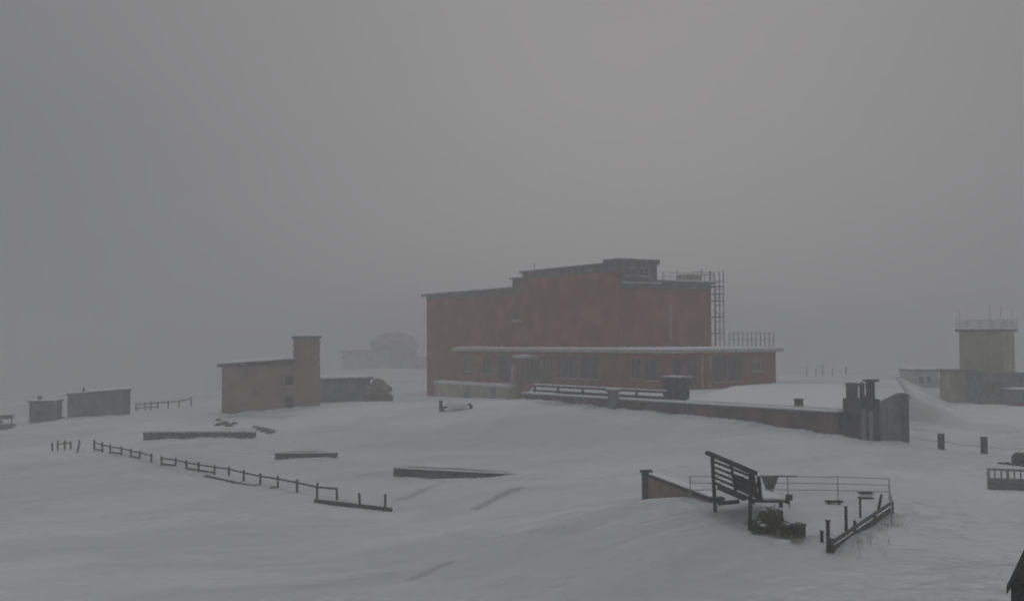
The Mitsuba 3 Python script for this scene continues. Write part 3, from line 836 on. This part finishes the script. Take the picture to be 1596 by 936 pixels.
# ------------------------------------------------------------------ low walls in the snow
def low_wall(name, label, pa, pb, ha, hb, m='dark_concrete', n=6, thick=0.4, cap=0.12):
    """From the pixel of its left foot to that of its right foot, ha and hb metres high."""
    a, b = hit(*pa), hit(*pb)
    t = thing(name, label, 'wall')
    bank_along(a, b, 0.24, 0.8)
    d = (b - a)[:2]; L = float(np.linalg.norm(d)); d = d / L
    nn = np.array([-d[1], d[0]]); nn = nn if nn[1] > 0 else -nn
    top = []
    for i in range(n):
        f0, f1 = i / n, (i + 1) / n
        P0, P1 = a + (b - a) * f0, a + (b - a) * f1
        j0, j1 = RNG.normal(0, 0.02, 2)
        h0, h1 = ha + (hb - ha) * f0 + min(j0, 0.03), ha + (hb - ha) * f1 + min(j1, 0.03)
        g = 0.01
        u0, u1 = P0[:2] + d * g, P1[:2] - d * g
        v = [(*u0, P0[2] - 0.6), (*u1, P1[2] - 0.6), (*u1, P1[2] + h1), (*u0, P0[2] + h0)]
        v = np.array(v + [(x + nn[0] * thick, y + nn[1] * thick, z) for x, y, z in v])
        mm = trimesh.convex.convex_hull(v)
        put('board' if 'timber' in m else 'panel', mm, m, t)
    q0, q1 = up(a, ha + 0.04), up(b, hb + 0.04)
    off = np.array([*(nn * thick / 2), 0])
    put('coping', beam(q0 + off, q1 + off, thick + 0.12, 0.078), 'dark_timber', t)
    fr = Frame(a[:2], d, nn)
    s = snow_slab(fr, 0.02, L - 0.02, 0.0, thick + 1.6, 0.0, cap, 60)
    v = np.array(s.vertices)
    f = np.clip(((v[:, :2] - a[:2]) @ d) / L, 0, 1)
    back = np.clip((((v[:, :2] - a[:2]) @ nn) - thick) / 1.6, 0, 1)
    v[:, 2] += (a[2] + ha + 0.08) * (1 - f) + (b[2] + hb + 0.08) * f - back * back * (0.35 + ha * 0.4) - np.clip((f - 0.90) / 0.10, 0, 1) * (back > 0.02) * (hb + 0.5)
    s.vertices = v
    put('snow_drift', s, 'snow_mat', t, smooth=30)
    return t


low_wall('snow_wall', 'longest dark low wall topped with snow, below the beige hut', (223, 689), (394, 686), 0.72, 0.55, n=8)
low_wall('snow_wall', 'shortest dark low wall, alone in the snow behind the middle of the timber fence', (428, 719), (523, 717), 0.48, 0.40, n=5)
low_wall('snow_wall', 'long dark low wall tapering into the snow at the centre of the picture', (613, 748), (806, 743), 0.66, 0.06, n=8)

bw = thing('sunken_bench', 'dark snow covered bench sunk in the snow below the hotel', 'bench')
b0_, b1_ = hit(690, 641, 60, 130), hit(734, 636, 60, 130)
put('seat', beam(up(b0_, 0.35), up(b1_, 0.38), 0.5, 0.14), 'dark_timber', bw)
put('leg', post(up(b0_, -0.4), up(b0_, 0.275), 0.3), 'dark_timber', bw)
put('leg', post(up(b1_, -0.4), up(b1_, 0.3), 0.3), 'dark_timber', bw)
put('end_post', post(hit(687, 641, 60, 130) - [0, 0, 0.3], up(hit(687, 641, 60, 130), 1.0), 0.28), 'dark_timber', bw)
mbw = (b0_ + b1_) / 2
put('snow_lump', rock(up(mbw, 0.45), 1.0, 77, 0.35), 'snow_mat', bw, smooth=60)

# ------------------------------------------------------------------ timber fence on the left
fence = thing('timber_fence', 'long dark timber post and rail fence crossing the snow at left', 'fence')
FP = [(147.5, 685, 702), (160, 689, 705), (171.5, 692, 707), (190, 695, 709), (204, 699, 713), (217, 702, 716), (236, 706, 721), (252.5, 710, 725), (273, 713, 728),
      (291, 717, 732), (310, 720, 735), (334, 724, 739), (356.7, 727, 742), (380, 732, 750), (406, 737, 756), (433, 741, 761), (463, 747, 767), (493.5, 752, 781), (526, 760, 780), (562, 768, 789), (600, 770, 792)]
tops = []
for i, (px, yt, yb) in enumerate(FP):
    b = hit(px, yb)
    h = (yb - yt) / F * b[1]
    lean = RNG.normal(0, 0.04, 2)
    t_ = b + [lean[0], lean[1], h]
    put('post', post(up(b, -0.5), t_, 0.11 + 0.03 * RNG.random()), 'dark_timber', fence)
    tops.append((b, t_, h))
gaps = {6, 18, 19}
for i in range(len(FP) - 1):
    if i in gaps:
        continue
    (p_, pt_, ph), (q_, qt_, qh) = tops[i], tops[i + 1]
    off = np.array([0, -0.11, 0])
    put('rail', beam(p_ + (pt_ - p_) * 0.78 + off, q_ + (qt_ - q_) * (0.96 if i == 17 else 0.78) + off, 0.05, 0.105), 'dark_timber', fence)
    if i in (0, 2, 4, 7, 9, 10):
        put('rail', beam(p_ + (pt_ - p_) * 0.22 + off, q_ + (qt_ - q_) * 0.22 + off, 0.05, 0.12), 'dark_timber', fence)
put('low_beam', beam(up(hit(491, 783), 0.10), up(hit(610, 797), 0.10), 0.22, 0.2), 'dark_timber', fence)
put('fallen_rail', beam(up(hit(320, 743), 0.06), up(hit(366, 753), 0.03), 0.2, 0.17), 'dark_timber', fence)
put('fallen_rail', beam(up(hit(366, 753), 0.03), up(hit(434, 763), -0.08), 0.2, 0.17), 'grey_timber', fence)
for i, (px, py) in enumerate([(511, 784), (576, 793), (400, 757), (426, 760)]):
    put('foot_stone', rock(hit(px, py), 0.22, 90 + i, 0.6), 'stone', fence, smooth=40)

bp = thing('broken_fence', 'short faint row of leaning timbers left of the long timber fence', 'fence')
for i, (px, yt, yb, dx) in enumerate([(82, 689, 703, -1), (90, 686, 702, 0), (100, 686, 701, 1.5), (102, 686, 701, -1.5), (110, 687, 700, 0), (118, 690, 706, 6), (125, 685, 694, -2)]):
    b = hit(px, yb)
    h = (yb - yt) / F * b[1]
    put('post', post(up(b, -0.4), b + [dx / F * b[1], 0, h], 0.13), 'grey_timber', bp)
bq, br = hit(90, 702), hit(110, 700)
put('rail', beam(up(bq, 0.55) - [0, .1, 0], up(br, 0.55) - [0, .1, 0], 0.05, 0.1), 'grey_timber', bp)

# ------------------------------------------------------------------ enclosure at the right
rw = thing('ramp_wall', 'wedge shaped brown wall with a dark sloping coping running down into the snow', 'wall')
ra, rbb = hit(1008, 777), hit(1108, 783)
hA = (777 - 737) / F * ra[1]
d = (rbb - ra)[:2]; Lr = float(np.linalg.norm(d)); d = d / Lr
nn = np.array([-d[1], d[0]])
dz = rbb[2] - ra[2]
prof = Polygon([(0.35, -0.8), (Lr, -0.8 + dz), (Lr, dz + 0.10), (0.35, hA - 0.1)])
m = trimesh.creation.extrude_polygon(prof, 0.45)
Rr = np.column_stack([[d[0], d[1], 0], [0, 0, 1.0], [nn[0], nn[1], 0]])
m = placed(m, Rr, ra)
if m.volume < 0: m.invert()
put('body', m, 'brick_side', rw)
tocz = lambda s, z: ra + np.array([d[0] * s, d[1] * s, z]) + np.array([nn[0], nn[1], 0]) * 0.22
put('coping', beam(tocz(0.42, hA - 0.06), tocz(Lr + 0.1, dz + 0.14), 0.6, 0.11), 'dark_timber', rw)
s0_, s1_ = tocz(0.45, hA + 0.035), tocz(Lr, dz + 0.23)
put('snow_cap', beam(s0_, s1_, 0.5, 0.07, c=0.03), 'snow_mat', rw)
put('end_post', post(up(ra, -0.6), up(ra, hA), 0.42, c=0.03), 'dark_concrete', rw)
put('cap', placed(cbox(0.56, 0.56, 0.12, 0.02), np.eye(3), up(ra, hA + 0.063)), 'dark_timber', rw)

rack = thing('giant_bench', 'giant dark timber bench with a slatted back seen from behind, in the fenced enclosure', 'bench')
Lb, Rb = hit(1116, 801), hit(1168, 828)
hl, hr = (801 - 708) / F * Lb[1], (828 - 736) / F * Rb[1]
Ltop = P(1110, 709, Lb[1] + 0.05); Rtop = P(1172, 735, Rb[1] - 0.35)
put('post', post(up(Lb, -0.5), Ltop, 0.12), 'dark_timber', rack)
put('post', post(up(Rb, -0.5), P(1170, 737, Rb[1]), 0.11), 'dark_timber', rack)
tl, trr, br_, bl = P(1112, 713, Lb[1]), P(1175, 737, Rb[1] - 0.3), P(1183, 782, Rb[1] - 0.3), P(1118, 753, Lb[1])
out = np.cross(trr - tl, [0, 0, 1.0]); out /= np.linalg.norm(out)
if out[1] > 0: out = -out
for i in range(5):
    f_ = 0.10 + i * 0.215
    put('slat', beam(tl + (bl - tl) * f_ + out * 0.11, trr + (br_ - trr) * f_ + out * 0.11, 0.045, 0.085), 'dark_timber', rack)
put('stile', beam(trr + out * 0.045, br_ + out * 0.045, 0.13, 0.09, up=out), 'dark_timber', rack)
mt, mb = (tl + trr) / 2, (bl + br_) / 2
put('stile', beam(mt + out * 0.045, mb + out * 0.045, 0.13, 0.07, up=out), 'dark_timber', rack)
put('back_panel', beam(mt * 0.4 + mb * 0.6, (trr * 0.4 + br_ * 0.6), 0.03, 0.5), 'dark_timber', rack)
put('top_beam', beam(P(1102, 705, Lb[1] + 0.3), P(1177, 737, Rb[1] - 0.5), 0.16, 0.13), 'dark_timber', rack)
put('brace', beam(P(1182, 742, Rb[1] + 0.3), P(1186, 781, Rb[1] + 0.4), 0.1, 0.1), 'dark_timber', rack)
put('cross_rail', beam(P(1119, 784, Lb[1]), P(1152, 781, Lb[1] - 0.6), 0.08, 0.14), 'dark_timber', rack)
put('cross_rail', beam(P(1119, 760, Lb[1]), P(1160, 778, Rb[1] + 0.6), 0.08, 0.09), 'dark_timber', rack)
put('cross_rail', beam(P(1168, 812, Rb[1]), P(1192, 811, Rb[1] + 0.4), 0.08, 0.1), 'dark_timber', rack)
hb = hit(1217, 812)
sR, sF, sL = P(1172, 781, Rb[1]), P(1229, 781.5, hb[1] - 0.05), P(1119, 758, Lb[1])
dep = sF - sR
for i in range(5):
    o0 = dep * (0.1 + 0.2 * i)
    put('seat_slat', beam(sL + o0, sR + o0, 0.24, 0.05), 'dark_timber', rack)
put('seat_rail', beam(sR, sF, 0.07, 0.06), 'dark_timber', rack)
put('seat_rail', beam(sL, sL + dep, 0.07, 0.06), 'dark_timber', rack)
put('front_edge', beam(sF + (sL - sR) * 0.02 + [0, 0, -0.02], sF + (sL - sR) * 0.98 + [0, 0, -0.02], 0.08, 0.11), 'dark_timber', rack)
for i in range(3):
    o0 = dep * (0.2 + 0.28 * i) + [0, 0, 0.07]
    put('snow_cap', beam(sL + o0 + (sR - sL) * 0.02, sR + o0 - (sR - sL) * 0.02, 0.42, 0.09, c=0.04), 'snow_mat', rack)
put('front_leg', post(up(hb, -0.3), P(1217, 783, hb[1]), 0.12), 'dark_timber', rack)
fl_ = sL + dep
put('front_leg', post([fl_[0], fl_[1], g1(fl_[0], fl_[1]) - 0.3], fl_ - [0, 0, 0.03], 0.12), 'dark_timber', rack)

pr = thing('pit_railing', 'grey three rail metal railing along the back and right side of the pit', 'railing')
pr_pts = [hit(px, py) for px, py in [(1076, 777), (1150, 777), (1228, 777), (1306, 778), (1386, 780)]]
for b in pr_pts:
    put('post', pipe(up(b, -0.3), up(b, 0.90), 0.024), 'pale_steel', pr)
for z in (0.36, 0.62, 0.88):
    for p_, q_ in zip(pr_pts[:-1], pr_pts[1:]):
        put('rail', pipe(up(p_, z), up(q_, z), 0.016), 'pale_steel', pr)
side = [pr_pts[-1], hit(1390, 818), ]
put('post', pipe(up(side[1], -0.3), up(side[1], 1.0), 0.03), 'pale_steel', pr)
for z in (0.5, 0.88):
    put('rail', pipe(up(side[0], z), up(side[1], z), 0.016), 'pale_steel', pr)

ta = thing('tarpaulin', 'dark triangular sheet hanging from the back railing of the pit', 'tarpaulin')
o_ = pr_pts[2][1] - 0.12
tv = [P(1186, 741, o_), P(1214, 741, o_), P(1210, 752, o_ - 0.1), P(1204, 766, o_), P(1194, 762, o_ - 0.08), P(1190, 752, o_ - 0.02)]
tv = np.array(tv)
ctr = tv.mean(0) - [0, 0.12, 0]
vv = np.vstack([tv, ctr, tv + [0, 0.03, 0], ctr + [0, 0.03, 0]])
fcs = []
for i in range(6):
    j = (i + 1) % 6
    fcs += [[i, j, 6], [j + 7, i + 7, 13], [i, i + 7, j], [j, i + 7, j + 7]]
tm = trimesh.Trimesh(vv, fcs); tm.fix_normals()
put('sheet', tm, 'tarpaulin', ta)
put('edge_bar', beam(P(1184, 741, o_), P(1241, 742, o_), 0.05, 0.05), 'dark_steel', ta)

def tube_post(name, label, px, yt, yb, w=0.1, top=None):
    t = thing(name, label, 'post')
    b = hit(px, yb)
    h = (yb - yt) / F * b[1]
    put('shaft', post(up(b, -0.3), up(b, h), w), 'dark_timber', t)
    put('cap', placed(cbox(w * 1.4, w * 1.4, 0.04, 0.01), np.eye(3), up(b, h + 0.023)), 'dark_timber', t)
    return b, h


tube_post('pit_post', 'tallest thin dark post at the front corner of the pit', 1291, 813, 864, 0.10)
tube_post('pit_post', 'thin dark post inside the pit left of the small pedestal table', 1319, 791, 832, 0.085)
tube_post('pit_post', 'short dark post beside the front corner post of the pit', 1281, 829, 848, 0.09)

tb = thing('pedestal_table', 'small snow topped table on one dark leg in the pit', 'table')
b = hit(1341, 809)
h = (809 - 777) / F * b[1]
put('leg', post(up(b, -0.3), up(b, h), 0.07), 'dark_steel', tb)
put('table_top', placed(cbox(0.5, 0.34, 0.04, 0.01), np.eye(3), up(b, h + 0.028) + [0.2, 0, 0]), 'dark_timber', tb)
put('snow_cap', placed(cbox(0.46, 0.32, 0.12, 0.04), np.eye(3), up(b, h + 0.12) + [0.2, 0, 0]), 'snow_mat', tb)
put('upper_board', placed(cbox(0.5, 0.34, 0.03, 0.01), np.eye(3), up(b, h + 0.21) + [0.2, 0, 0]), 'dark_timber', tb)

lb = thing('low_bench', 'low dark plank bench half buried in the middle of the pit', 'bench')
b = hit(1300, 786)
put('seat', placed(cbox(0.64, 0.3, 0.07, 0.015), np.eye(3), up(b, 0.12)), 'dark_timber', lb)
for s in (-0.2, 0.2):
    put('leg', post(b + [s, 0, -0.25], b + [s, 0, 0.083], 0.08), 'dark_timber', lb)

sg = thing('sign_plate', 'small grey plate on a short post right behind the seat of the giant bench', 'sign')
b = hit(1230, 790)
put('post', post(up(b, -0.3), up(b, 0.25), 0.06), 'steel', sg)
put('plate', placed(cbox(0.26, 0.04, 0.22, 0.01), np.eye(3), up(b, 0.36)), 'dark_concrete', sg)

bf = thing('pit_beam', 'low slanting timber barrier along the front right edge of the pit', 'barrier')
bA, bB = hit(1297, 864), hit(1391, 800)
for f_ in (0.0, 0.33, 0.66, 1.0):
    q = bA + (bB - bA) * f_
    q[2] = g1(q[0], q[1])
    put('post', post(up(q, -0.3), up(q, 0.42), 0.09), 'grey_timber', bf)
put('beam', beam(up(bA, 0.13), up(bB, 0.18), 0.1, 0.15), 'grey_timber', bf)
put('beam', beam(up(bA, 0.36), up(bB, 0.42), 0.08, 0.1), 'grey_timber', bf)
q = hit(1366, 800); q2 = P(1374, 770, q[1] + 0.3)
put('brace', post(up(q, -0.2), q2, 0.09), 'grey_timber', bf)

bx = thing('crate', 'dark box half sunk at the front rim of the pit', 'crate')
b = hit(1242, 841)
put('body', placed(cbox(0.42, 0.4, 0.52, 0.03), trimesh.transformations.rotation_matrix(0.3, [0, 0, 1])[:3, :3], up(b, 0.2)), 'dark_timber', bx)
put('lid', placed(cbox(0.46, 0.44, 0.05, 0.015), trimesh.transformations.rotation_matrix(0.3, [0, 0, 1])[:3, :3], up(b, 0.487)), 'grey_timber', bx)


def blades(centers, n, hmax, spread, seed, wid=0.012):
    r = np.random.default_rng(seed)
    V, Fc = [], []
    for c in centers:
        for _ in range(n):
            x, y = c[0] + r.normal(0, spread), c[1] + r.normal(0, spread)
            z = g1(x, y) if n < 6 else c[2]
            a = r.uniform(0, 6.28); h = hmax * r.uniform(0.4, 1.0); l = h * r.uniform(0.1, 0.7)
            t = np.array([math.cos(a), math.sin(a), 0]); s = np.array([-t[1], t[0], 0]) * wid
            p0 = np.array([x, y, z - 0.05])
            p1 = p0 + t * l * 0.35 + [0, 0, h * 0.65]; p2 = p0 + t * l + [0, 0, h]
            k = len(V)
            V += [p0 - s, p0 + s, p1 - s * .7, p1 + s * .7, p2]
            Fc += [[k, k + 1, k + 3], [k, k + 3, k + 2], [k + 2, k + 3, k + 4]]
    return trimesh.Trimesh(np.array(V), np.array(Fc), process=False)


cs = [hit(px, py) for px, py in [(1318, 862), (1330, 856), (1342, 848), (1356, 838), (1366, 828), (1378, 822), (1388, 818), (1396, 822), (1348, 858), (1362, 846), (1380, 808), (1394, 806), (1312, 850), (1336, 842)]]
put('dry_grass_tufts', blades(cs, 40, 0.28, 0.24, 3, 0.007), 'dry_grass')
labels['dry_grass_tufts'] = {'label': 'dry yellow grass standing out of the snow by the pit barrier', 'category': 'grass', 'kind': 'stuff'}
tips = []
rt = np.random.default_rng(21)
for x0, y0, x1, y1, w, sgth in STREAKS:
    L_ = math.hypot(x1 - x0, y1 - y0)
    for _ in range(int(6 + 3.0 * L_)):
        t_ = rt.random()
        tips.append((x0 + (x1 - x0) * t_ + rt.normal(0, w * 0.9), y0 + (y1 - y0) * t_ + rt.normal(0, w * 0.9)))
for _ in range(55):
    cx, cy = rt.uniform(-26, 20), rt.uniform(30, 78)
    for _ in range(rt.integers(2, 9)):
        tips.append((cx + rt.normal(0, 0.8), cy + rt.normal(0, 0.5)))
tips = np.array(tips)
tz = ground(tips)
put('grass_tips', blades(np.column_stack([tips, tz - 0.02]), 6, 0.13, 0.07, 9, 0.006), 'dry_grass')
labels['grass_tips'] = {'label': 'sparse dry grass tips poking through the thin snow', 'category': 'grass', 'kind': 'stuff'}
cs = [hit(px, py) for px, py in [(1185, 828), (1196, 832), (1206, 836), (1216, 838), (1226, 834), (1200, 822), (1214, 826), (1230, 826), (1176, 820), (1240, 846)]]


def shrub(name, label, px, py, r, hgt, n, seed):
    c = hit(px, py)
    t = thing(name, label, 'shrub')
    rr_ = np.random.default_rng(seed)
    stems, V, Fc = [], [], []
    for i in range(9):
        a = rr_.uniform(0, 6.28)
        tip = c + [math.cos(a) * r * 0.7, math.sin(a) * r * 0.7, hgt * rr_.uniform(0.6, 1)]
        stems.append(trimesh.creation.cylinder(radius=0.012, segment=[up(c, -0.1), tip], sections=5))
    for i in range(n):
        p = rr_.normal(0, 1, 3); p /= np.linalg.norm(p); p *= rr_.random() ** 0.4
        q = c + [p[0] * r, p[1] * r, hgt * (0.45 + 0.5 * p[2])]
        if q[2] < c[2] - 0.02: continue
        a1 = rr_.normal(0, 1, 3); a1 /= np.linalg.norm(a1); a2 = np.cross(a1, rr_.normal(0, 1, 3)); a2 /= np.linalg.norm(a2)
        k = len(V)
        V += [q - a1 * .045, q + a2 * .022, q + a1 * .045, q - a2 * .022]
        Fc += [[k, k + 1, k + 2], [k, k + 2, k + 3]]
    put('twigs', join(stems), 'dark_timber', t)
    put('leaves', trimesh.Trimesh(np.array(V), np.array(Fc), process=False), 'shrub_leaf', t)
    for i in range(4):
        put('snow_lump', rock(c + [rr_.normal(0, r * 0.4), rr_.normal(0, r * 0.4), hgt * rr_.uniform(0.75, 0.95)], rr_.uniform(0.06, 0.12), seed * 10 + i, 0.4), 'snow_mat', t, smooth=60)
    labels[t + '__leaves'] = {'kind': 'stuff'}


shrub('shrub', 'dark green shrub at the front rim of the pit below the giant bench', 1202, 836, 0.45, 1.0, 1500, 1)
shrub('shrub', 'low dark shrub at the foot of the right back post of the giant bench', 1184, 832, 0.33, 0.42, 650, 2)
shrub('shrub', 'small dark shrub between the front leg of the giant bench and the crate', 1226, 836, 0.28, 0.5, 600, 5)
put('dry_grass_clump', blades(cs, 60, 0.4, 0.16, 8), 'dry_grass')
labels['dry_grass_clump'] = {'label': 'dry grass among the shrubs at the front rim of the pit', 'category': 'grass', 'kind': 'stuff'}
sl = single('snow_lump', rock(up(hit(1222, 848), 0.02), 0.28, 41, 0.5), 'snow_mat', 'small white snow lump in front of the dark crate', 'snow', smooth=60)

# ------------------------------------------------------------------ bollards, rail and timber hut at the right edge
for px, yt, yb, lab in [(1467, 677, 700, 'dark stout bollard nearer to the grey end wall'), (1534, 682, 707, 'dark stout bollard on the open snow nearer to the right edge')]:
    b = hit(px, yb); h = (yb - yt) / F * b[1]
    t = thing('bollard', lab, 'bollard')
    put('shaft', post(up(b, -0.4), up(b, h), 0.36, c=0.04), 'dark_timber', t)
    put('cap', placed(cbox(0.4, 0.4, 0.06, 0.02), np.eye(3), up(b, h + 0.033)), 'grey_timber', t)
wr = thing('wire_line', 'slack dark wire strung between the two bollards towards the right edge', 'wire')
wp = [up(hit(1414, 690), 0.5), up(hit(1467, 700), 0.55), up(hit(1534, 707), 0.5), up(hit(1600, 712), 0.55)]
for p_, q_ in zip(wp[:-1], wp[1:]):
    mid = (p_ + q_) / 2 - [0, 0, 0.1]
    put('span', join([pipe(p_, mid, 0.015, 6), pipe(mid, q_, 0.015, 6)]), 'steel', wr)

wf = thing('picket_fence', 'grey boarded railing panel with open upper bars at the right edge', 'fence')
pa, pb = hit(1541, 763), hit(1612, 766)
hgt = 34 / F * pa[1]
n = 7
for i in range(n + 1):
    q = pa + (pb - pa) * i / n
    put('post' if i % 3 == 0 else 'bar', post(up(q, -0.3), up(q, hgt * (1.0 if i % 3 == 0 else 0.93)), 0.12 if i % 3 == 0 else 0.07), 'grey_plaster', wf)
put('top_rail', beam(up(pa, hgt * 0.95) - [0, .1, 0], up(pb, hgt * 0.95) - [0, .1, 0], 0.07, 0.12), 'grey_plaster', wf)
for z in (0.12, 0.30, 0.48):
    put('board', beam(up(pa, hgt * z) - [0, .1, 0], up(pb, hgt * z) - [0, .1, 0], 0.05, 0.19), 'grey_concrete', wf)
bs = thing('stump', 'dark snowy stump behind the railing panel at the right edge', 'stump')
b = hit(1592, 722)
put('trunk', rock(up(b, 0.25), 0.55, 71, 0.9), 'dark_timber', bs, smooth=40)
put('snow_cap', rock(up(b, 0.62), 0.3, 72, 0.4), 'snow_mat', bs, smooth=60)
pl = thing('loose_plank', 'thin dark plank lying on the snow before the stump', 'plank')
put('plank', beam(up(hit(1556, 722), 0.05), up(hit(1600, 728), 0.08), 0.3, 0.09), 'dark_timber', pl)
put('batten', beam(up(hit(1572, 724.4), 0.14) - [0, .2, 0], up(hit(1572, 724.4), 0.15) + [0, .3, 0], 0.08, 0.05), 'grey_timber', pl)

th = thing('timber_hut', 'dark timber gable hut cut by the lower right corner', 'hut')
HD = 20.0
xl = xm(1572, HD)
KF = Frame((xl, HD), (0.86, -0.51), (0.51, 0.86))
ze = E0 + ray(1572, 903)[2] * HD
slope, W, DK = 2.25, 2.4, 2.5
zg_ = g1(xl, HD) - 0.5
RK = np.column_stack([[*KF.e, 0], [0, 0, 1.0], [*KF.n, 0]])


def along_hut(poly, b0, b1):
    m = placed(trimesh.creation.extrude_polygon(poly, b1 - b0), RK, KF.pt(0, b0, 0))
    if m.volume < 0:
        m.invert()
    return m


put('wall', along_hut(Polygon([(0, zg_), (W, zg_), (W, ze), (W / 2, ze + slope * W / 2), (0, ze)]), 0, DK), 'grey_timber', th)
for i in range(10):
    x = 0.12 + i * 0.24
    put('plank', KF.box(x - 0.11, x + 0.11, -0.04, -0.003, zg_, ze + slope * min(max(x - 0.11, 0), max(W - x - 0.11, 0)) - 0.06, 0.008), 'grey_timber' if i % 3 else 'dark_timber', th)
put('corner_post', KF.box(-0.05, 0.09, -0.12, -0.043, zg_, ze + 0.02), 'dark_timber', th)
for s in (1, -1):
    x0, x1 = (-0.1, W / 2) if s == 1 else (W + 0.1, W / 2)
    y0, y1 = ze - 0.1 * slope, ze + slope * W / 2
    put('roof_panel', along_hut(Polygon([(x0, y0 + .005), (x1, y1 + .005), (x1, y1 + 0.16), (x0, y0 + 0.16)]), -0.3, DK + 0.3), 'dark_timber', th)

# ------------------------------------------------------------------ the snow sheet, with drifts banked against the walls
X, Y = np.meshgrid(axis(-66, 66, 0.5, -1100, 1100), axis(12, 175, 0.5, -300, 1500), indexing='ij')
XY = np.column_stack([X.ravel(), Y.ravel()])
Z = ground(XY)
for x0, y0, x1, y1, h, w in BANKS:
    p, dv = np.array([x0, y0]), np.array([x1 - x0, y1 - y0])
    t = np.clip(((XY - p) @ dv) / (dv @ dv), 0, 1)
    dist = np.linalg.norm(XY - (p + t[:, None] * dv), axis=1)
    m = dist < 5 * w
    q = np.column_stack([XY[m] * 0.6, np.full(m.sum(), h * 7)])
    Z[m] += h * np.exp(-(dist[m] / w) ** 1.5) * (0.1 + 1.8 * np.clip(meshkit.fbm(q) - 0.2, 0, 1))
inn = shapely.contains_xy(Polygon(plat_poly).buffer(0.2), XY[:, 0], XY[:, 1])
Z = np.where(inn, np.minimum(Z, PLAT - 0.35), Z)
eA, eB = np.array([34.7, 97.0]), np.array([52.0, 150.0])
eL = np.linalg.norm(eB - eA); eD = (eB - eA) / eL
es = np.clip((XY - eA) @ eD, 0.0, eL); ed = np.linalg.norm(XY - (eA + es[:, None] * eD), axis=1)
Z = np.where(inn | (ed > 8), Z, np.maximum(Z, PLAT - 0.04 - 0.42 * ed))
i0 = np.arange(X.size).reshape(X.shape)
quads = np.stack([i0[:-1, :-1], i0[1:, :-1], i0[1:, 1:], i0[:-1, 1:]], -1).reshape(-1, 4)
put('snow_ground', (np.column_stack([XY, Z]), quads), 'snow_ground_mat', smooth=True)
labels['snow_ground'] = {'label': 'wind blown snow covering the whole mountain plateau', 'kind': 'structure'}

# ------------------------------------------------------------------ the haze: one closed box round everything
zlo = float(min(Z.min(), 0)) - 1.2
zhi = E0 + 10.6
scene['haze'] = {'type': 'cube', 'to_world': T().translate([0, 600, (zlo + zhi) / 2]).scale([1150, 950, (zhi - zlo) / 2]),
                 'bsdf': {'type': 'null'}, 'interior': {'type': 'ref', 'id': 'haze_air'}}
labels['haze'] = {'label': 'pale winter fog over the whole plateau', 'kind': 'stuff'}
